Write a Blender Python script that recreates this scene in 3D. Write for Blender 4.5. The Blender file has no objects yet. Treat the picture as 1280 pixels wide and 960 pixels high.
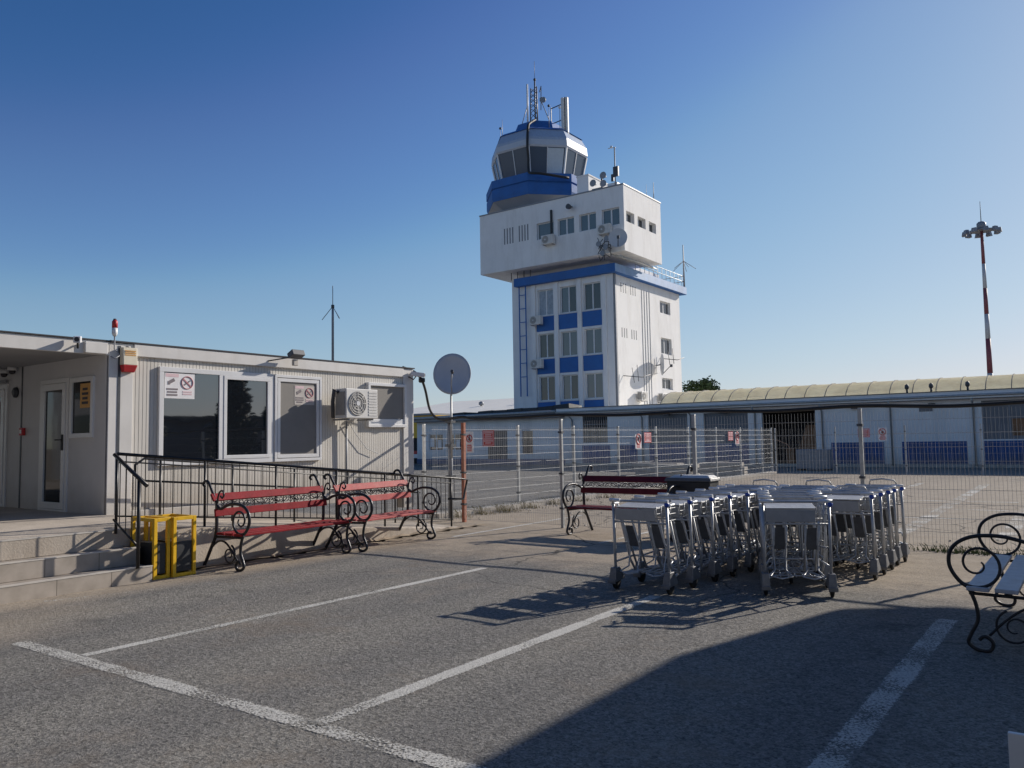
import bpy, math, random
from mathutils import Vector, Matrix
random.seed(7)
SC = bpy.context.scene
COL = SC.collection
PI = math.pi

# ------------------------------------------------------------------ mesh helper
class MB:
    def __init__(s): s.v = []; s.f = []; s.sm = []
    def quad(s, a, b, c, d, sm=False):
        n = len(s.v); s.v += [tuple(a), tuple(b), tuple(c), tuple(d)]; s.f.append((n, n+1, n+2, n+3)); s.sm.append(sm); return s
    def poly(s, pts, sm=False):
        n = len(s.v); s.v += [tuple(p) for p in pts]; s.f.append(tuple(range(n, n+len(pts)))); s.sm.append(sm); return s
    def box(s, x0, x1, y0, y1, z0, z1):
        n = len(s.v)
        s.v += [(x0,y0,z0),(x1,y0,z0),(x1,y1,z0),(x0,y1,z0),(x0,y0,z1),(x1,y0,z1),(x1,y1,z1),(x0,y1,z1)]
        for f in ((0,3,2,1),(4,5,6,7),(0,1,5,4),(1,2,6,5),(2,3,7,6),(3,0,4,7)):
            s.f.append(tuple(n+i for i in f)); s.sm.append(False)
        return s
    def hexa(s, b, t):                                   # bottom ring, top ring
        n = len(s.v); k = len(b); s.v += [tuple(p) for p in b] + [tuple(p) for p in t]
        s.f.append(tuple(n+i for i in range(k))[::-1]); s.sm.append(False)
        s.f.append(tuple(n+k+i for i in range(k))); s.sm.append(False)
        for i in range(k):
            j = (i+1) % k; s.f.append((n+i, n+j, n+k+j, n+k+i)); s.sm.append(False)
        return s
    def tube(s, pts, r, n=8, closed=False, caps=True, sm=True):
        P = [Vector(p) for p in pts]
        R = r if isinstance(r, (list, tuple)) else [r]*len(P)
        L = len(P); base = len(s.v); up = None
        for i, p in enumerate(P):
            if closed: t = P[(i+1) % L] - P[i-1]
            else: t = P[min(i+1, L-1)] - P[max(i-1, 0)]
            if t.length < 1e-9: t = Vector((0,0,1))
            t.normalize()
            if up is None:
                up = Vector((0,0,1)) if abs(t.z) < .9 else Vector((1,0,0))
            a = up - t*up.dot(t)
            if a.length < 1e-6: a = t.orthogonal()
            a.normalize(); up = a; b = t.cross(a)
            for k in range(n):
                q = 2*PI*(k+.5)/n
                s.v.append(tuple(p + (a*math.cos(q) + b*math.sin(q))*R[i]))
        for i in range(L if closed else L-1):
            j = (i+1) % L
            for k in range(n):
                m = (k+1) % n
                s.f.append((base+i*n+k, base+i*n+m, base+j*n+m, base+j*n+k)); s.sm.append(sm)
        if caps and not closed:
            s.f.append(tuple(base+k for k in range(n))[::-1]); s.sm.append(False)
            s.f.append(tuple(base+(L-1)*n+k for k in range(n))); s.sm.append(False)
        return s
    def bar(s, a, b, w, h=None):                         # rectangular bar from a to b
        h = w if h is None else h
        a, b = Vector(a), Vector(b); t = (b-a).normalized()
        u = Vector((0,0,1)) if abs(t.z) < .9 else Vector((0,1,0))
        x = t.cross(u).normalized(); y = x.cross(t)
        ring = lambda p: [p - x*w/2 - y*h/2, p + x*w/2 - y*h/2, p + x*w/2 + y*h/2, p - x*w/2 + y*h/2]
        return s.hexa(ring(a), ring(b))
    def lathe(s, c, prof, n=16, axis='z', sm=True):      # prof: (radius, height)
        base = len(s.v); L = len(prof); c = Vector(c)
        for r, h in prof:
            for k in range(n):
                q = 2*PI*k/n; p = (r*math.cos(q), r*math.sin(q), h)
                if axis == 'x': p = (p[2], p[0], p[1])
                if axis == 'y': p = (p[0], p[2], p[1])
                s.v.append(tuple(c + Vector(p)))
        for i in range(L-1):
            for k in range(n):
                m = (k+1) % n
                s.f.append((base+i*n+k, base+i*n+m, base+(i+1)*n+m, base+(i+1)*n+k)); s.sm.append(sm)
        s.f.append(tuple(base+k for k in range(n))[::-1]); s.sm.append(False)
        s.f.append(tuple(base+(L-1)*n+k for k in range(n))); s.sm.append(False)
        return s
    def ball(s, c, r, n=10):
        m = 6; return s.lathe(c, [(max(r*math.sin(PI*i/m), r*.02), -r*math.cos(PI*i/m)) for i in range(m+1)], n)
    def wall(s, O, U, V, w, h, holes, depth):            # a wall face with rectangular holes (u0,u1,v0,v1) and reveals going in
        O, U, V = Vector(O), Vector(U), Vector(V); N = U.cross(V)
        us = sorted({0, w, *[x for q in holes for x in q[:2]]}); vs = sorted({0, h, *[x for q in holes for x in q[2:4]]})
        P = lambda u, v, d=0: O + U*u + V*v - N*d
        for a, b in zip(us, us[1:]):
            for c, d in zip(vs, vs[1:]):
                if any(q[0]-1e-6 <= a and b <= q[1]+1e-6 and q[2]-1e-6 <= c and d <= q[3]+1e-6 for q in holes): continue
                s.quad(P(a,c), P(b,c), P(b,d), P(a,d))
        for a, b, c, d in [q[:4] for q in holes]:
            D = depth
            s.quad(P(a,c), P(a,c,D), P(b,c,D), P(b,c)); s.quad(P(a,d), P(b,d), P(b,d,D), P(a,d,D))
            s.quad(P(a,c), P(a,d), P(a,d,D), P(a,c,D)); s.quad(P(b,c), P(b,c,D), P(b,d,D), P(b,d))
        return s
    def xf(s, M):
        s.v = [tuple(M @ Vector(p)) for p in s.v]; return s
    def build(s, name, mat, parent=None, bevel=0, fix=True):
        me = bpy.data.meshes.new(name); me.from_pydata(s.v, [], s.f)
        me.polygons.foreach_set('use_smooth', s.sm); me.materials.append(mat)
        if fix:
            import bmesh
            bm = bmesh.new(); bm.from_mesh(me); bmesh.ops.recalc_face_normals(bm, faces=bm.faces); bm.to_mesh(me); bm.free()
        me.update()
        o = bpy.data.objects.new(name, me); COL.objects.link(o)
        if parent is not None: o.parent = parent
        if bevel:
            b = o.modifiers.new('bevel', 'BEVEL'); b.width = bevel; b.segments = 2; b.limit_method = 'ANGLE'; b.angle_limit = .6
        return o

def tag(o, label, cat, group=None):
    o['label'] = label; o['category'] = cat
    if group: o['group'] = group
    return o
def thing(name, label, cat, loc=(0,0,0), rz=0, group=None):
    o = bpy.data.objects.new(name, None); COL.objects.link(o); o.empty_display_size = .2
    o.location = loc; o.rotation_euler = (0,0,rz)
    return tag(o, label, cat, group)
def struct(o): o['kind'] = 'structure'; return o
def dup(root, loc, rz, label, skip=(), only=None):
    r = root.copy(); COL.objects.link(r); r.location = loc; r.rotation_euler = (0,0,rz); r['label'] = label
    for ch in list(root.children):
        if ch.name.split('.')[0] in skip: continue
        c = ch.copy(); COL.objects.link(c); c.parent = r
        for g in ch.children:
            d = g.copy(); COL.objects.link(d); d.parent = c
    return r

# ------------------------------------------------------------------ materials
def nt(m): return m.node_tree.nodes, m.node_tree.links
def mat(name, col, rough=.6, metal=0, var=.12, scale=6, bump=0, bscale=60, spec=.5, dirt=None, dirt_amt=.4, dscale=1.2):
    m = bpy.data.materials.new(name); m.use_nodes = True; N, L = nt(m); b = N['Principled BSDF']
    b.inputs['Roughness'].default_value = rough; b.inputs['Metallic'].default_value = metal
    b.inputs['Specular IOR Level'].default_value = spec
    tc = N.new('ShaderNodeTexCoord'); nz = N.new('ShaderNodeTexNoise'); nz.inputs['Scale'].default_value = scale; nz.inputs['Detail'].default_value = 6
    nz.inputs['Roughness'].default_value = .65
    L.new(tc.outputs['Object'], nz.inputs['Vector'])
    rp = N.new('ShaderNodeValToRGB'); L.new(nz.outputs['Fac'], rp.inputs['Fac'])
    lo = [max(0, c*(1-var)) for c in col]; hi = [min(1, c*(1+var)) for c in col]
    rp.color_ramp.elements[0].position = .3; rp.color_ramp.elements[1].position = .7
    rp.color_ramp.elements[0].color = (*lo, 1); rp.color_ramp.elements[1].color = (*hi, 1)
    out = rp.outputs['Color']
    if dirt:
        n2 = N.new('ShaderNodeTexNoise'); n2.inputs['Scale'].default_value = dscale; n2.inputs['Detail'].default_value = 8; n2.inputs['Roughness'].default_value = .7
        mp = N.new('ShaderNodeMapping'); mp.inputs['Scale'].default_value = (1, 1, .22)     # streaks run down
        L.new(tc.outputs['Object'], mp.inputs['Vector']); L.new(mp.outputs['Vector'], n2.inputs['Vector'])
        r2 = N.new('ShaderNodeValToRGB'); r2.color_ramp.elements[0].position = .48; r2.color_ramp.elements[1].position = .78
        r2.color_ramp.elements[0].color = (0,0,0,1); r2.color_ramp.elements[1].color = (dirt_amt,)*3 + (1,)
        L.new(n2.outputs['Fac'], r2.inputs['Fac'])
        mx = N.new('ShaderNodeMixRGB'); L.new(r2.outputs['Color'], mx.inputs['Fac']); L.new(out, mx.inputs['Color1']); mx.inputs['Color2'].default_value = (*dirt, 1)
        out = mx.outputs['Color']
    L.new(out, b.inputs['Base Color'])
    mr = N.new('ShaderNodeMapRange'); mr.inputs['To Min'].default_value = max(.02, rough-.1); mr.inputs['To Max'].default_value = min(1, rough+.12)
    L.new(nz.outputs['Fac'], mr.inputs['Value']); L.new(mr.outputs['Result'], b.inputs['Roughness'])
    if bump:
        n3 = N.new('ShaderNodeTexNoise'); n3.inputs['Scale'].default_value = bscale; n3.inputs['Detail'].default_value = 5
        L.new(tc.outputs['Object'], n3.inputs['Vector'])
        bp = N.new('ShaderNodeBump'); bp.inputs['Strength'].default_value = bump; bp.inputs['Distance'].default_value = .01
        L.new(n3.outputs['Fac'], bp.inputs['Height']); L.new(bp.outputs['Normal'], b.inputs['Normal'])
    return m

M = {}
M['cabin_wall'] = mat('cabin sheet metal', (.62,.59,.535), .55, var=.06, scale=1.2, dirt=(.40,.35,.28), dirt_amt=.4, dscale=2.2)
M['cabin_frame'] = mat('cabin white frame', (.66,.64,.61), .5, var=.05, scale=2, dirt=(.42,.38,.32), dirt_amt=.35, dscale=3)
M['cabin_dull'] = mat('cabin door side panel', (.62,.61,.61), .55, var=.05, scale=1.5, dirt=(.4,.37,.33), dirt_amt=.3)
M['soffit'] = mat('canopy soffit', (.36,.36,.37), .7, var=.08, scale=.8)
M['roofing'] = mat('dark roof felt', (.05,.05,.055), .8, var=.3, scale=4)
M['upvc'] = mat('white upvc', (.72,.72,.72), .35, var=.03, scale=3, dirt=(.55,.52,.48), dirt_amt=.3, dscale=4)
M['black_metal'] = mat('black painted iron', (.018,.018,.02), .38, var=.4, scale=20)
M['black_rubber'] = mat('black rubber', (.02,.02,.02), .6, var=.3, scale=15)
M['cast_iron'] = mat('dark cast iron', (.035,.036,.042), .32, .35, var=.4, scale=25, bump=.3, bscale=90)
M['red_wood'] = mat('red painted slat', (.25,.013,.019), .55, spec=.15, var=.28, scale=5, bump=.25, bscale=50, dirt=(.30,.05,.05), dirt_amt=.5, dscale=6)
M['pink_wood'] = mat('faded red slat', (.42,.095,.09), .52, spec=.15, var=.25, scale=6, bump=.25, bscale=50, dirt=(.50,.20,.17), dirt_amt=.7, dscale=7)
M['maroon_wood'] = mat('dark red slat', (.15,.018,.028), .45, spec=.15, var=.3, scale=5, bump=.2, bscale=50)
M['white_wood'] = mat('white painted slat', (.54,.54,.55), .5, var=.12, scale=7, bump=.3, bscale=45, dirt=(.3,.28,.26), dirt_amt=.6, dscale=8)
M['yellow'] = mat('yellow paint', (.80,.47,.015), .4, var=.12, scale=8, dirt=(.35,.22,.04), dirt_amt=.5, dscale=8)
M['dark_panel'] = mat('black rubber sheet', (.025,.027,.03), .55, var=.3, scale=5)
M['tile'] = None
M['steel'] = mat('galvanised trolley steel', (.50,.51,.52), .4, .4, var=.2, scale=14, dirt=(.2,.19,.18), dirt_amt=.5, dscale=6)
M['chrome'] = mat('bright steel grip', (.82,.82,.82), .4, .25, var=.08, scale=20)
M['alu'] = mat('dull aluminium panel', (.43,.44,.455), .5, .25, var=.12, scale=7, dirt=(.2,.2,.2), dirt_amt=.35, dscale=5)
M['shoe'] = mat('grey cast wheel housing', (.20,.205,.215), .45, .45, var=.2, scale=18)
M['greyplastic'] = mat('dark grey plastic', (.10,.105,.115), .5, var=.2, scale=12)
M['blue_cap'] = mat('blue plastic', (.02,.08,.42), .35, var=.1)
M['galv'] = mat('galvanised post', (.42,.43,.43), .48, .5, var=.15, scale=9, dirt=(.3,.27,.24), dirt_amt=.5, dscale=6)
M['wire_near'] = mat('dull fence wire', (.26,.265,.27), .55, .3, var=.15, scale=5)
M['wire'] = mat('galvanised wire', (.33,.34,.35), .5, .4, var=.15, scale=5)
M['rust'] = mat('rusty orange post', (.38,.12,.06), .7, var=.3, scale=10, dirt=(.55,.50,.45), dirt_amt=.5, dscale=7)
M['concrete'] = mat('concrete', (.42,.385,.34), .9, var=.2, scale=3, bump=.5, bscale=30, dirt=(.22,.19,.15), dirt_amt=.6, dscale=2)
M['ramp'] = mat('dusty concrete ramp', (.48,.42,.35), .92, var=.16, scale=2.5, bump=.4, bscale=40, dirt=(.26,.21,.16), dirt_amt=.6, dscale=1.5)
M['tower_white'] = mat('white render', (.84,.83,.815), .85, var=.05, scale=.5, bump=.15, bscale=8, dirt=(.46,.43,.39), dirt_amt=.42, dscale=1.1)
M['tower_blue'] = mat('blue painted panel', (.03,.135,.40), .7, var=.12, scale=1.2, dirt=(.05,.12,.3), dirt_amt=.5, dscale=1)
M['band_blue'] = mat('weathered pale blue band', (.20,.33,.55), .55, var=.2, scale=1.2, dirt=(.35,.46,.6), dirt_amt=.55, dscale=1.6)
M['fascia_grey'] = mat('cab fascia grey', (.50,.54,.60), .5, var=.05)
M['reveal_grey'] = mat('window frame white', (.70,.71,.72), .5, var=.05)
M['hall_white'] = mat('hall wall render', (.80,.80,.80), .85, var=.07, scale=.6, bump=.1, bscale=8, dirt=(.38,.38,.38), dirt_amt=.4, dscale=.8)
M['hall_blue'] = mat('blue painted plinth', (.010,.072,.25), .6, var=.2, scale=1.5, dirt=(.06,.09,.18), dirt_amt=.5, dscale=1.2)
M['shutter'] = mat('grey roller shutter', (.17,.175,.19), .55, var=.1, scale=1)
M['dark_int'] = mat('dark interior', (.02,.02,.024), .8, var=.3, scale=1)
M['brown'] = mat('brown board', (.24,.12,.06), .75, var=.35, scale=1.4)
M['cream_vault'] = mat('yellowed rooflight sheet', (.93,.88,.74), .5, var=.10, scale=1.2, dirt=(.6,.53,.40), dirt_amt=.5, dscale=1.2)
def translucent(m, amt):
    N, L = nt(m); b = N['Principled BSDF']; tr = N.new('ShaderNodeBsdfTranslucent'); mx = N.new('ShaderNodeMixShader'); mx.inputs['Fac'].default_value = amt
    src = b.inputs['Base Color'].links[0].from_socket; L.new(src, tr.inputs['Color'])
    L.new(b.outputs[0], mx.inputs[1]); L.new(tr.outputs[0], mx.inputs[2]); L.new(mx.outputs[0], N['Material Output'].inputs['Surface'])
translucent(M['cream_vault'], .8)
M['grey_rib'] = mat('grey rib', (.25,.23,.2), .6)
M['white_roof'] = mat('pale hall roof', (.92,.87,.76), .6, var=.05, scale=.6)
M['red_paint'] = mat('red paint', (.50,.03,.035), .45, var=.15, scale=3)
M['white_paint'] = mat('white paint', (.76,.76,.75), .45, var=.06, scale=3)
M['signred'] = mat('sign red', (.55,.05,.05), .5, var=.12, scale=8)
M['signwhite'] = mat('sign white', (.80,.78,.78), .45, var=.05, scale=8)
M['signpink'] = mat('sign faded pink', (.72,.52,.54), .5, var=.08, scale=20)
M['mast_red'] = mat('haze muted mast red', (.22,.065,.08), .6)  # red dulled to carry the distance haze in its colour
M['mast_white'] = mat('haze muted mast white', (.46,.48,.51), .6)  # white greyed by the same painted-in haze
M['faded_red'] = mat('faded red print', (.50,.20,.22), .5)
M['faded_ink'] = mat('faded dark print', (.20,.17,.18), .5)
M['ink'] = mat('dark print', (.05,.045,.05), .6)
M['ac_white'] = mat('air conditioner casing', (.68,.67,.64), .5, var=.06, scale=5, dirt=(.42,.38,.33), dirt_amt=.4, dscale=5)
M['ac_grille'] = mat('air conditioner grille', (.30,.29,.27), .6, var=.1, scale=20)
M['dish'] = mat('grey dish', (.52,.54,.57), .5, var=.06, scale=3)
M['dark_grey'] = mat('dark grey metal', (.07,.075,.085), .5, .3, var=.2)
M['mid_grey'] = mat('mid grey metal', (.24,.25,.27), .5, .3, var=.15)
M['bark'] = mat('bark', (.09,.065,.045), .9, var=.35, scale=6, bump=.6, bscale=25)
M['screen'] = mat('insect screen', (.24,.225,.205), .75, var=.08, scale=3)
M['weed'] = mat('dry weeds', (.20,.17,.07), .8, var=.4, scale=5)
M['greenweed'] = mat('green weeds', (.08,.11,.03), .7, var=.4, scale=5)
M['sand'] = mat('sand heap', (.36,.29,.21), .95, var=.2, scale=4, bump=.6, bscale=30)
M['sirencream'] = mat('siren housing', (.70,.64,.50), .45, var=.05)
M['orangeprint'] = mat('orange print', (.62,.32,.08), .5, var=.1, scale=20)

def splash(m, z0, z1, col, amt):                       # dirt thrown up against the foot of a wall
    N, L = nt(m); b = N['Principled BSDF']; src = b.inputs['Base Color'].links[0].from_socket
    tc = N.new('ShaderNodeTexCoord'); sx = N.new('ShaderNodeSeparateXYZ'); L.new(tc.outputs['Object'], sx.inputs['Vector'])
    nz = N.new('ShaderNodeTexNoise'); nz.inputs['Scale'].default_value = 4; nz.inputs['Detail'].default_value = 7; L.new(tc.outputs['Object'], nz.inputs['Vector'])
    a = N.new('ShaderNodeMath'); a.operation = 'MULTIPLY_ADD'; a.inputs[1].default_value = (z1-z0)*.9; L.new(nz.outputs['Fac'], a.inputs[0]); L.new(sx.outputs['Z'], a.inputs[2])
    mr = N.new('ShaderNodeMapRange'); L.new(a.outputs[0], mr.inputs['Value'])
    for k, q in zip(('From Min','From Max','To Min','To Max'), (z0+(z1-z0)*.45, z1+(z1-z0)*.45, amt, 0)): mr.inputs[k].default_value = q
    mx = N.new('ShaderNodeMixRGB'); L.new(mr.outputs['Result'], mx.inputs['Fac']); L.new(src, mx.inputs['Color1']); mx.inputs['Color2'].default_value = (*col, 1); L.new(mx.outputs['Color'], b.inputs['Base Color'])
splash(M['cabin_wall'], .6, 1.25, (.27,.22,.165), .55); splash(M['cabin_frame'], .6, 1.2, (.29,.24,.185), .5); splash(M['cabin_dull'], .6, 1.2, (.27,.23,.19), .45)
splash(M['hall_white'], .1, 1.1, (.33,.31,.28), .55); splash(M['hall_blue'], .1, .8, (.10,.11,.13), .6)
def glass(name, col, rough=.03, ior=1.5):
    m = bpy.data.materials.new(name); m.use_nodes = True; N, L = nt(m); b = N['Principled BSDF']
    b.inputs['Base Color'].default_value = (*col, 1); b.inputs['Roughness'].default_value = rough
    b.inputs['IOR'].default_value = ior; b.inputs['Specular IOR Level'].default_value = .8
    tc = N.new('ShaderNodeTexCoord'); nz = N.new('ShaderNodeTexNoise'); nz.inputs['Scale'].default_value = 1.3
    L.new(tc.outputs['Object'], nz.inputs['Vector'])
    bp = N.new('ShaderNodeBump'); bp.inputs['Strength'].default_value = .04; bp.inputs['Distance'].default_value = .05
    L.new(nz.outputs['Fac'], bp.inputs['Height']); L.new(bp.outputs['Normal'], b.inputs['Normal'])
    return m
M['cabin_glass'] = glass('dark tinted glass', (.012,.014,.018), .02, 2.1)
M['door_glass'] = glass('door glass', (.012,.014,.017), .04, 1.33)
M['tower_glass'] = glass('tower window glass', (.055,.075,.095), .05, 1.6)
M['tower_glass_dark'] = glass('dark tower window glass', (.028,.035,.042), .05, 1.5)
M['curtain'] = mat('curtain behind glass', (.33,.38,.43), .5, var=.25, scale=4)
M['cab_glass'] = glass('control cab glass', (.085,.115,.155), .08, 1.25)
M['screen_bright'] = mat('milky cab blind', (.55,.60,.63), .4, var=.06)
def leafmat(name, col):
    m = mat(name, col, .6, var=.35, scale=1.3); return m
M['leaf'] = leafmat('broad leaves', (.045,.075,.025))
M['needle'] = leafmat('conifer needles', (.02,.04,.022))

# tiled riser: joints between slabs are in the bump and colour
def tilemat():
    m = bpy.data.materials.new('beige floor tile'); m.use_nodes = True; N, L = nt(m); b = N['Principled BSDF']
    tc = N.new('ShaderNodeTexCoord'); nz = N.new('ShaderNodeTexNoise'); nz.inputs['Scale'].default_value = 5; nz.inputs['Detail'].default_value = 8
    L.new(tc.outputs['Object'], nz.inputs['Vector'])
    rp = N.new('ShaderNodeValToRGB'); rp.color_ramp.elements[0].position = .3; rp.color_ramp.elements[1].position = .7
    rp.color_ramp.elements[0].color = (.31,.27,.225,1); rp.color_ramp.elements[1].color = (.44,.385,.33,1)
    L.new(nz.outputs['Fac'], rp.inputs['Fac'])
    sx = N.new('ShaderNodeSeparateXYZ'); L.new(tc.outputs['Object'], sx.inputs['Vector'])
    md = N.new('ShaderNodeMath'); md.operation = 'PINGPONG'; md.inputs[1].default_value = .31; L.new(sx.outputs['Y'], md.inputs[0])
    lt = N.new('ShaderNodeMath'); lt.operation = 'LESS_THAN'; lt.inputs[1].default_value = .004; L.new(md.outputs[0], lt.inputs[0])
    mx = N.new('ShaderNodeMixRGB'); L.new(lt.outputs[0], mx.inputs['Fac']); L.new(rp.outputs['Color'], mx.inputs['Color1']); mx.inputs['Color2'].default_value = (.13,.11,.09,1)
    L.new(mx.outputs['Color'], b.inputs['Base Color']); b.inputs['Roughness'].default_value = .6
    return m
M['tile'] = tilemat()

# ------------------------------------------------------------------ ground
def groundmat():
    m = bpy.data.materials.new('worn dusty asphalt'); m.use_nodes = True; N, L = nt(m); b = N['Principled BSDF']
    tc = N.new('ShaderNodeTexCoord'); O = tc.outputs['Object']
    def noise(sc, det=6, ro=.6):
        n = N.new('ShaderNodeTexNoise'); n.inputs['Scale'].default_value = sc; n.inputs['Detail'].default_value = det; n.inputs['Roughness'].default_value = ro
        L.new(O, n.inputs['Vector']); return n.outputs['Fac']
    def ramp(f, p0, c0, p1, c1):
        r = N.new('ShaderNodeValToRGB'); r.color_ramp.elements[0].position = p0; r.color_ramp.elements[1].position = p1
        r.color_ramp.elements[0].color = (*c0, 1); r.color_ramp.elements[1].color = (*c1, 1); L.new(f, r.inputs['Fac']); return r.outputs['Color']
    def math_(op, a, c, clamp=False):
        n = N.new('ShaderNodeMath'); n.operation = op; n.use_clamp = clamp
        for i, q in enumerate((a, c)):
            if isinstance(q, (int, float)): n.inputs[i].default_value = q
            else: L.new(q, n.inputs[i])
        return n.outputs[0]
    def mix(f, a, c, t='MIX'):
        n = N.new('ShaderNodeMixRGB'); n.blend_type = t
        for i, q in enumerate((f, a, c)):
            if isinstance(q, (int, float)): n.inputs[i].default_value = q
            elif isinstance(q, tuple): n.inputs[i].default_value = (*q, 1)
            else: L.new(q, n.inputs[i])
        return n.outputs['Color']
    def mapr(f, a, c, lo=0, hi=1):
        n = N.new('ShaderNodeMapRange'); n.clamp = True; L.new(f, n.inputs['Value'])
        for k, q in zip(('From Min','From Max','To Min','To Max'), (a, c, lo, hi)): n.inputs[k].default_value = q
        return n.outputs['Result']
    # stones: cells about 12 mm across
    vo = N.new('ShaderNodeTexVoronoi'); vo.inputs['Scale'].default_value = 85; L.new(O, vo.inputs['Vector'])
    sv = N.new('ShaderNodeSeparateColor'); L.new(vo.outputs['Color'], sv.inputs['Color'])
    stone = ramp(sv.outputs['Red'], .2, (.14,.137,.127), .9, (.40,.388,.355))
    gap = mapr(vo.outputs['Distance'], .0, .012, 1.0, .35)
    vo2 = N.new('ShaderNodeTexVoronoi'); vo2.inputs['Scale'].default_value = 36; L.new(O, vo2.inputs['Vector'])
    sv2 = N.new('ShaderNodeSeparateColor'); L.new(vo2.outputs['Color'], sv2.inputs['Color'])
    stone = mix(.55, stone, ramp(sv2.outputs['Green'], .1, (.17,.163,.148), .9, (.36,.344,.31)))
    pits = ramp(noise(38, 5, .7), .36, (.42,.42,.42), .47, (1,1,1))
    asphalt = mix(1, stone, pits, 'MULTIPLY')
    big = ramp(noise(.35, 5, .6), .35, (.90,.90,.91), .68, (1.07,1.05,1.03))
    asphalt = mix(1, asphalt, big, 'MULTIPLY')
    # brown stains
    st = ramp(noise(.7, 8, .72), .54, (0,0,0), .68, (.6,.6,.6)); asphalt = mix(st, asphalt, (.25,.20,.15))
    oil = ramp(noise(.95, 4, .5), .30, (.8,.8,.8), .36, (0,0,0)); oil = mix(1, oil, ramp(noise(14, 6, .7), .35, (.4,.4,.4), .6, (1,1,1)), 'MULTIPLY'); asphalt = mix(oil, asphalt, (.105,.10,.095))
    # two paths polished a little lighter by tyres, running along the bays
    tw_ = N.new('ShaderNodeTexWave'); tw_.wave_type = 'BANDS'; tw_.bands_direction = 'X'; tw_.inputs['Scale'].default_value = .21; tw_.inputs['Distortion'].default_value = 1.6; tw_.inputs['Detail'].default_value = 4; L.new(O, tw_.inputs['Vector'])
    asphalt = mix(1, asphalt, ramp(tw_.outputs['Fac'], .25, (.91,.91,.92), .8, (1.07,1.06,1.04)), 'MULTIPLY')
    # dust blown over the far half, along the steps and in patches
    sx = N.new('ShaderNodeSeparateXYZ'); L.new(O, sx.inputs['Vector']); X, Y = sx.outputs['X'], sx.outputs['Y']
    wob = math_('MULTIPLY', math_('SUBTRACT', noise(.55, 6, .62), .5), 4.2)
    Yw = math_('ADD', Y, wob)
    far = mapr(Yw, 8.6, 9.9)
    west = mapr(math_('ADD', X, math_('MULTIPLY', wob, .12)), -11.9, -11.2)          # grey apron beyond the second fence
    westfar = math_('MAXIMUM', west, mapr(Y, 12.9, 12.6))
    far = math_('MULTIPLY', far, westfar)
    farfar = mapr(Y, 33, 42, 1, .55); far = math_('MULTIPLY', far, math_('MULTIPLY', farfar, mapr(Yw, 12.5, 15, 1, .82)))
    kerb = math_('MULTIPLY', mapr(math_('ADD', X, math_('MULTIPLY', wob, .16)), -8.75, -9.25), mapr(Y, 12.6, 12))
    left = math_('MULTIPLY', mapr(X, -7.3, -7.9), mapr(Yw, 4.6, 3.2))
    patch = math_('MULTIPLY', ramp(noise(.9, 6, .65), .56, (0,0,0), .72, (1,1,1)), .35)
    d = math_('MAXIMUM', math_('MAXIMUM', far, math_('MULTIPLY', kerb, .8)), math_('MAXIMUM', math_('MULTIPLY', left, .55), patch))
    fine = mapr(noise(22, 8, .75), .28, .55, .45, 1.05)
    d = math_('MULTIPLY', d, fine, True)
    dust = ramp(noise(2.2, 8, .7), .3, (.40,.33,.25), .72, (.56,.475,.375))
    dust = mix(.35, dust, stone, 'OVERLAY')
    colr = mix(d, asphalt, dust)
    # cracks
    ck = N.new('ShaderNodeTexVoronoi'); ck.feature = 'DISTANCE_TO_EDGE'; ck.inputs['Scale'].default_value = .22
    nv = N.new('ShaderNodeTexNoise'); nv.inputs['Scale'].default_value = 1.1; nv.inputs['Detail'].default_value = 7; L.new(O, nv.inputs['Vector'])
    av = N.new('ShaderNodeMixRGB'); av.blend_type = 'ADD'; av.inputs['Fac'].default_value = .8; L.new(O, av.inputs['Color1']); L.new(nv.outputs['Color'], av.inputs['Color2'])
    L.new(av.outputs['Color'], ck.inputs['Vector'])
    cr = mapr(ck.outputs['Distance'], .0022, .0048, .75, 0); cr = math_('MULTIPLY', cr, mapr(Y, 6, 10, .22, 1))
    colr = mix(cr, colr, (.05,.045,.04))
    L.new(colr, b.inputs['Base Color']); b.inputs['Roughness'].default_value = .9; b.inputs['Specular IOR Level'].default_value = .25
    h = math_('ADD', math_('MULTIPLY', sv.outputs['Red'], .5), math_('ADD', math_('MULTIPLY', gap, -.3), math_('MULTIPLY', noise(30, 6, .7), 1.0)))
    h = math_('ADD', h, math_('MULTIPLY', sv2.outputs['Green'], .5))
    bp = N.new('ShaderNodeBump'); bp.inputs['Distance'].default_value = .017; L.new(h, bp.inputs['Height'])
    L.new(mapr(d, 0, 1, 1.0, .5), bp.inputs['Strength'])
    L.new(bp.outputs['Normal'], b.inputs['Normal'])
    return m
g = MB().quad((-3000,-2500,0),(3000,-2500,0),(3000,3500,0),(-3000,3500,0)).build('ground', groundmat()); struct(g)

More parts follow.
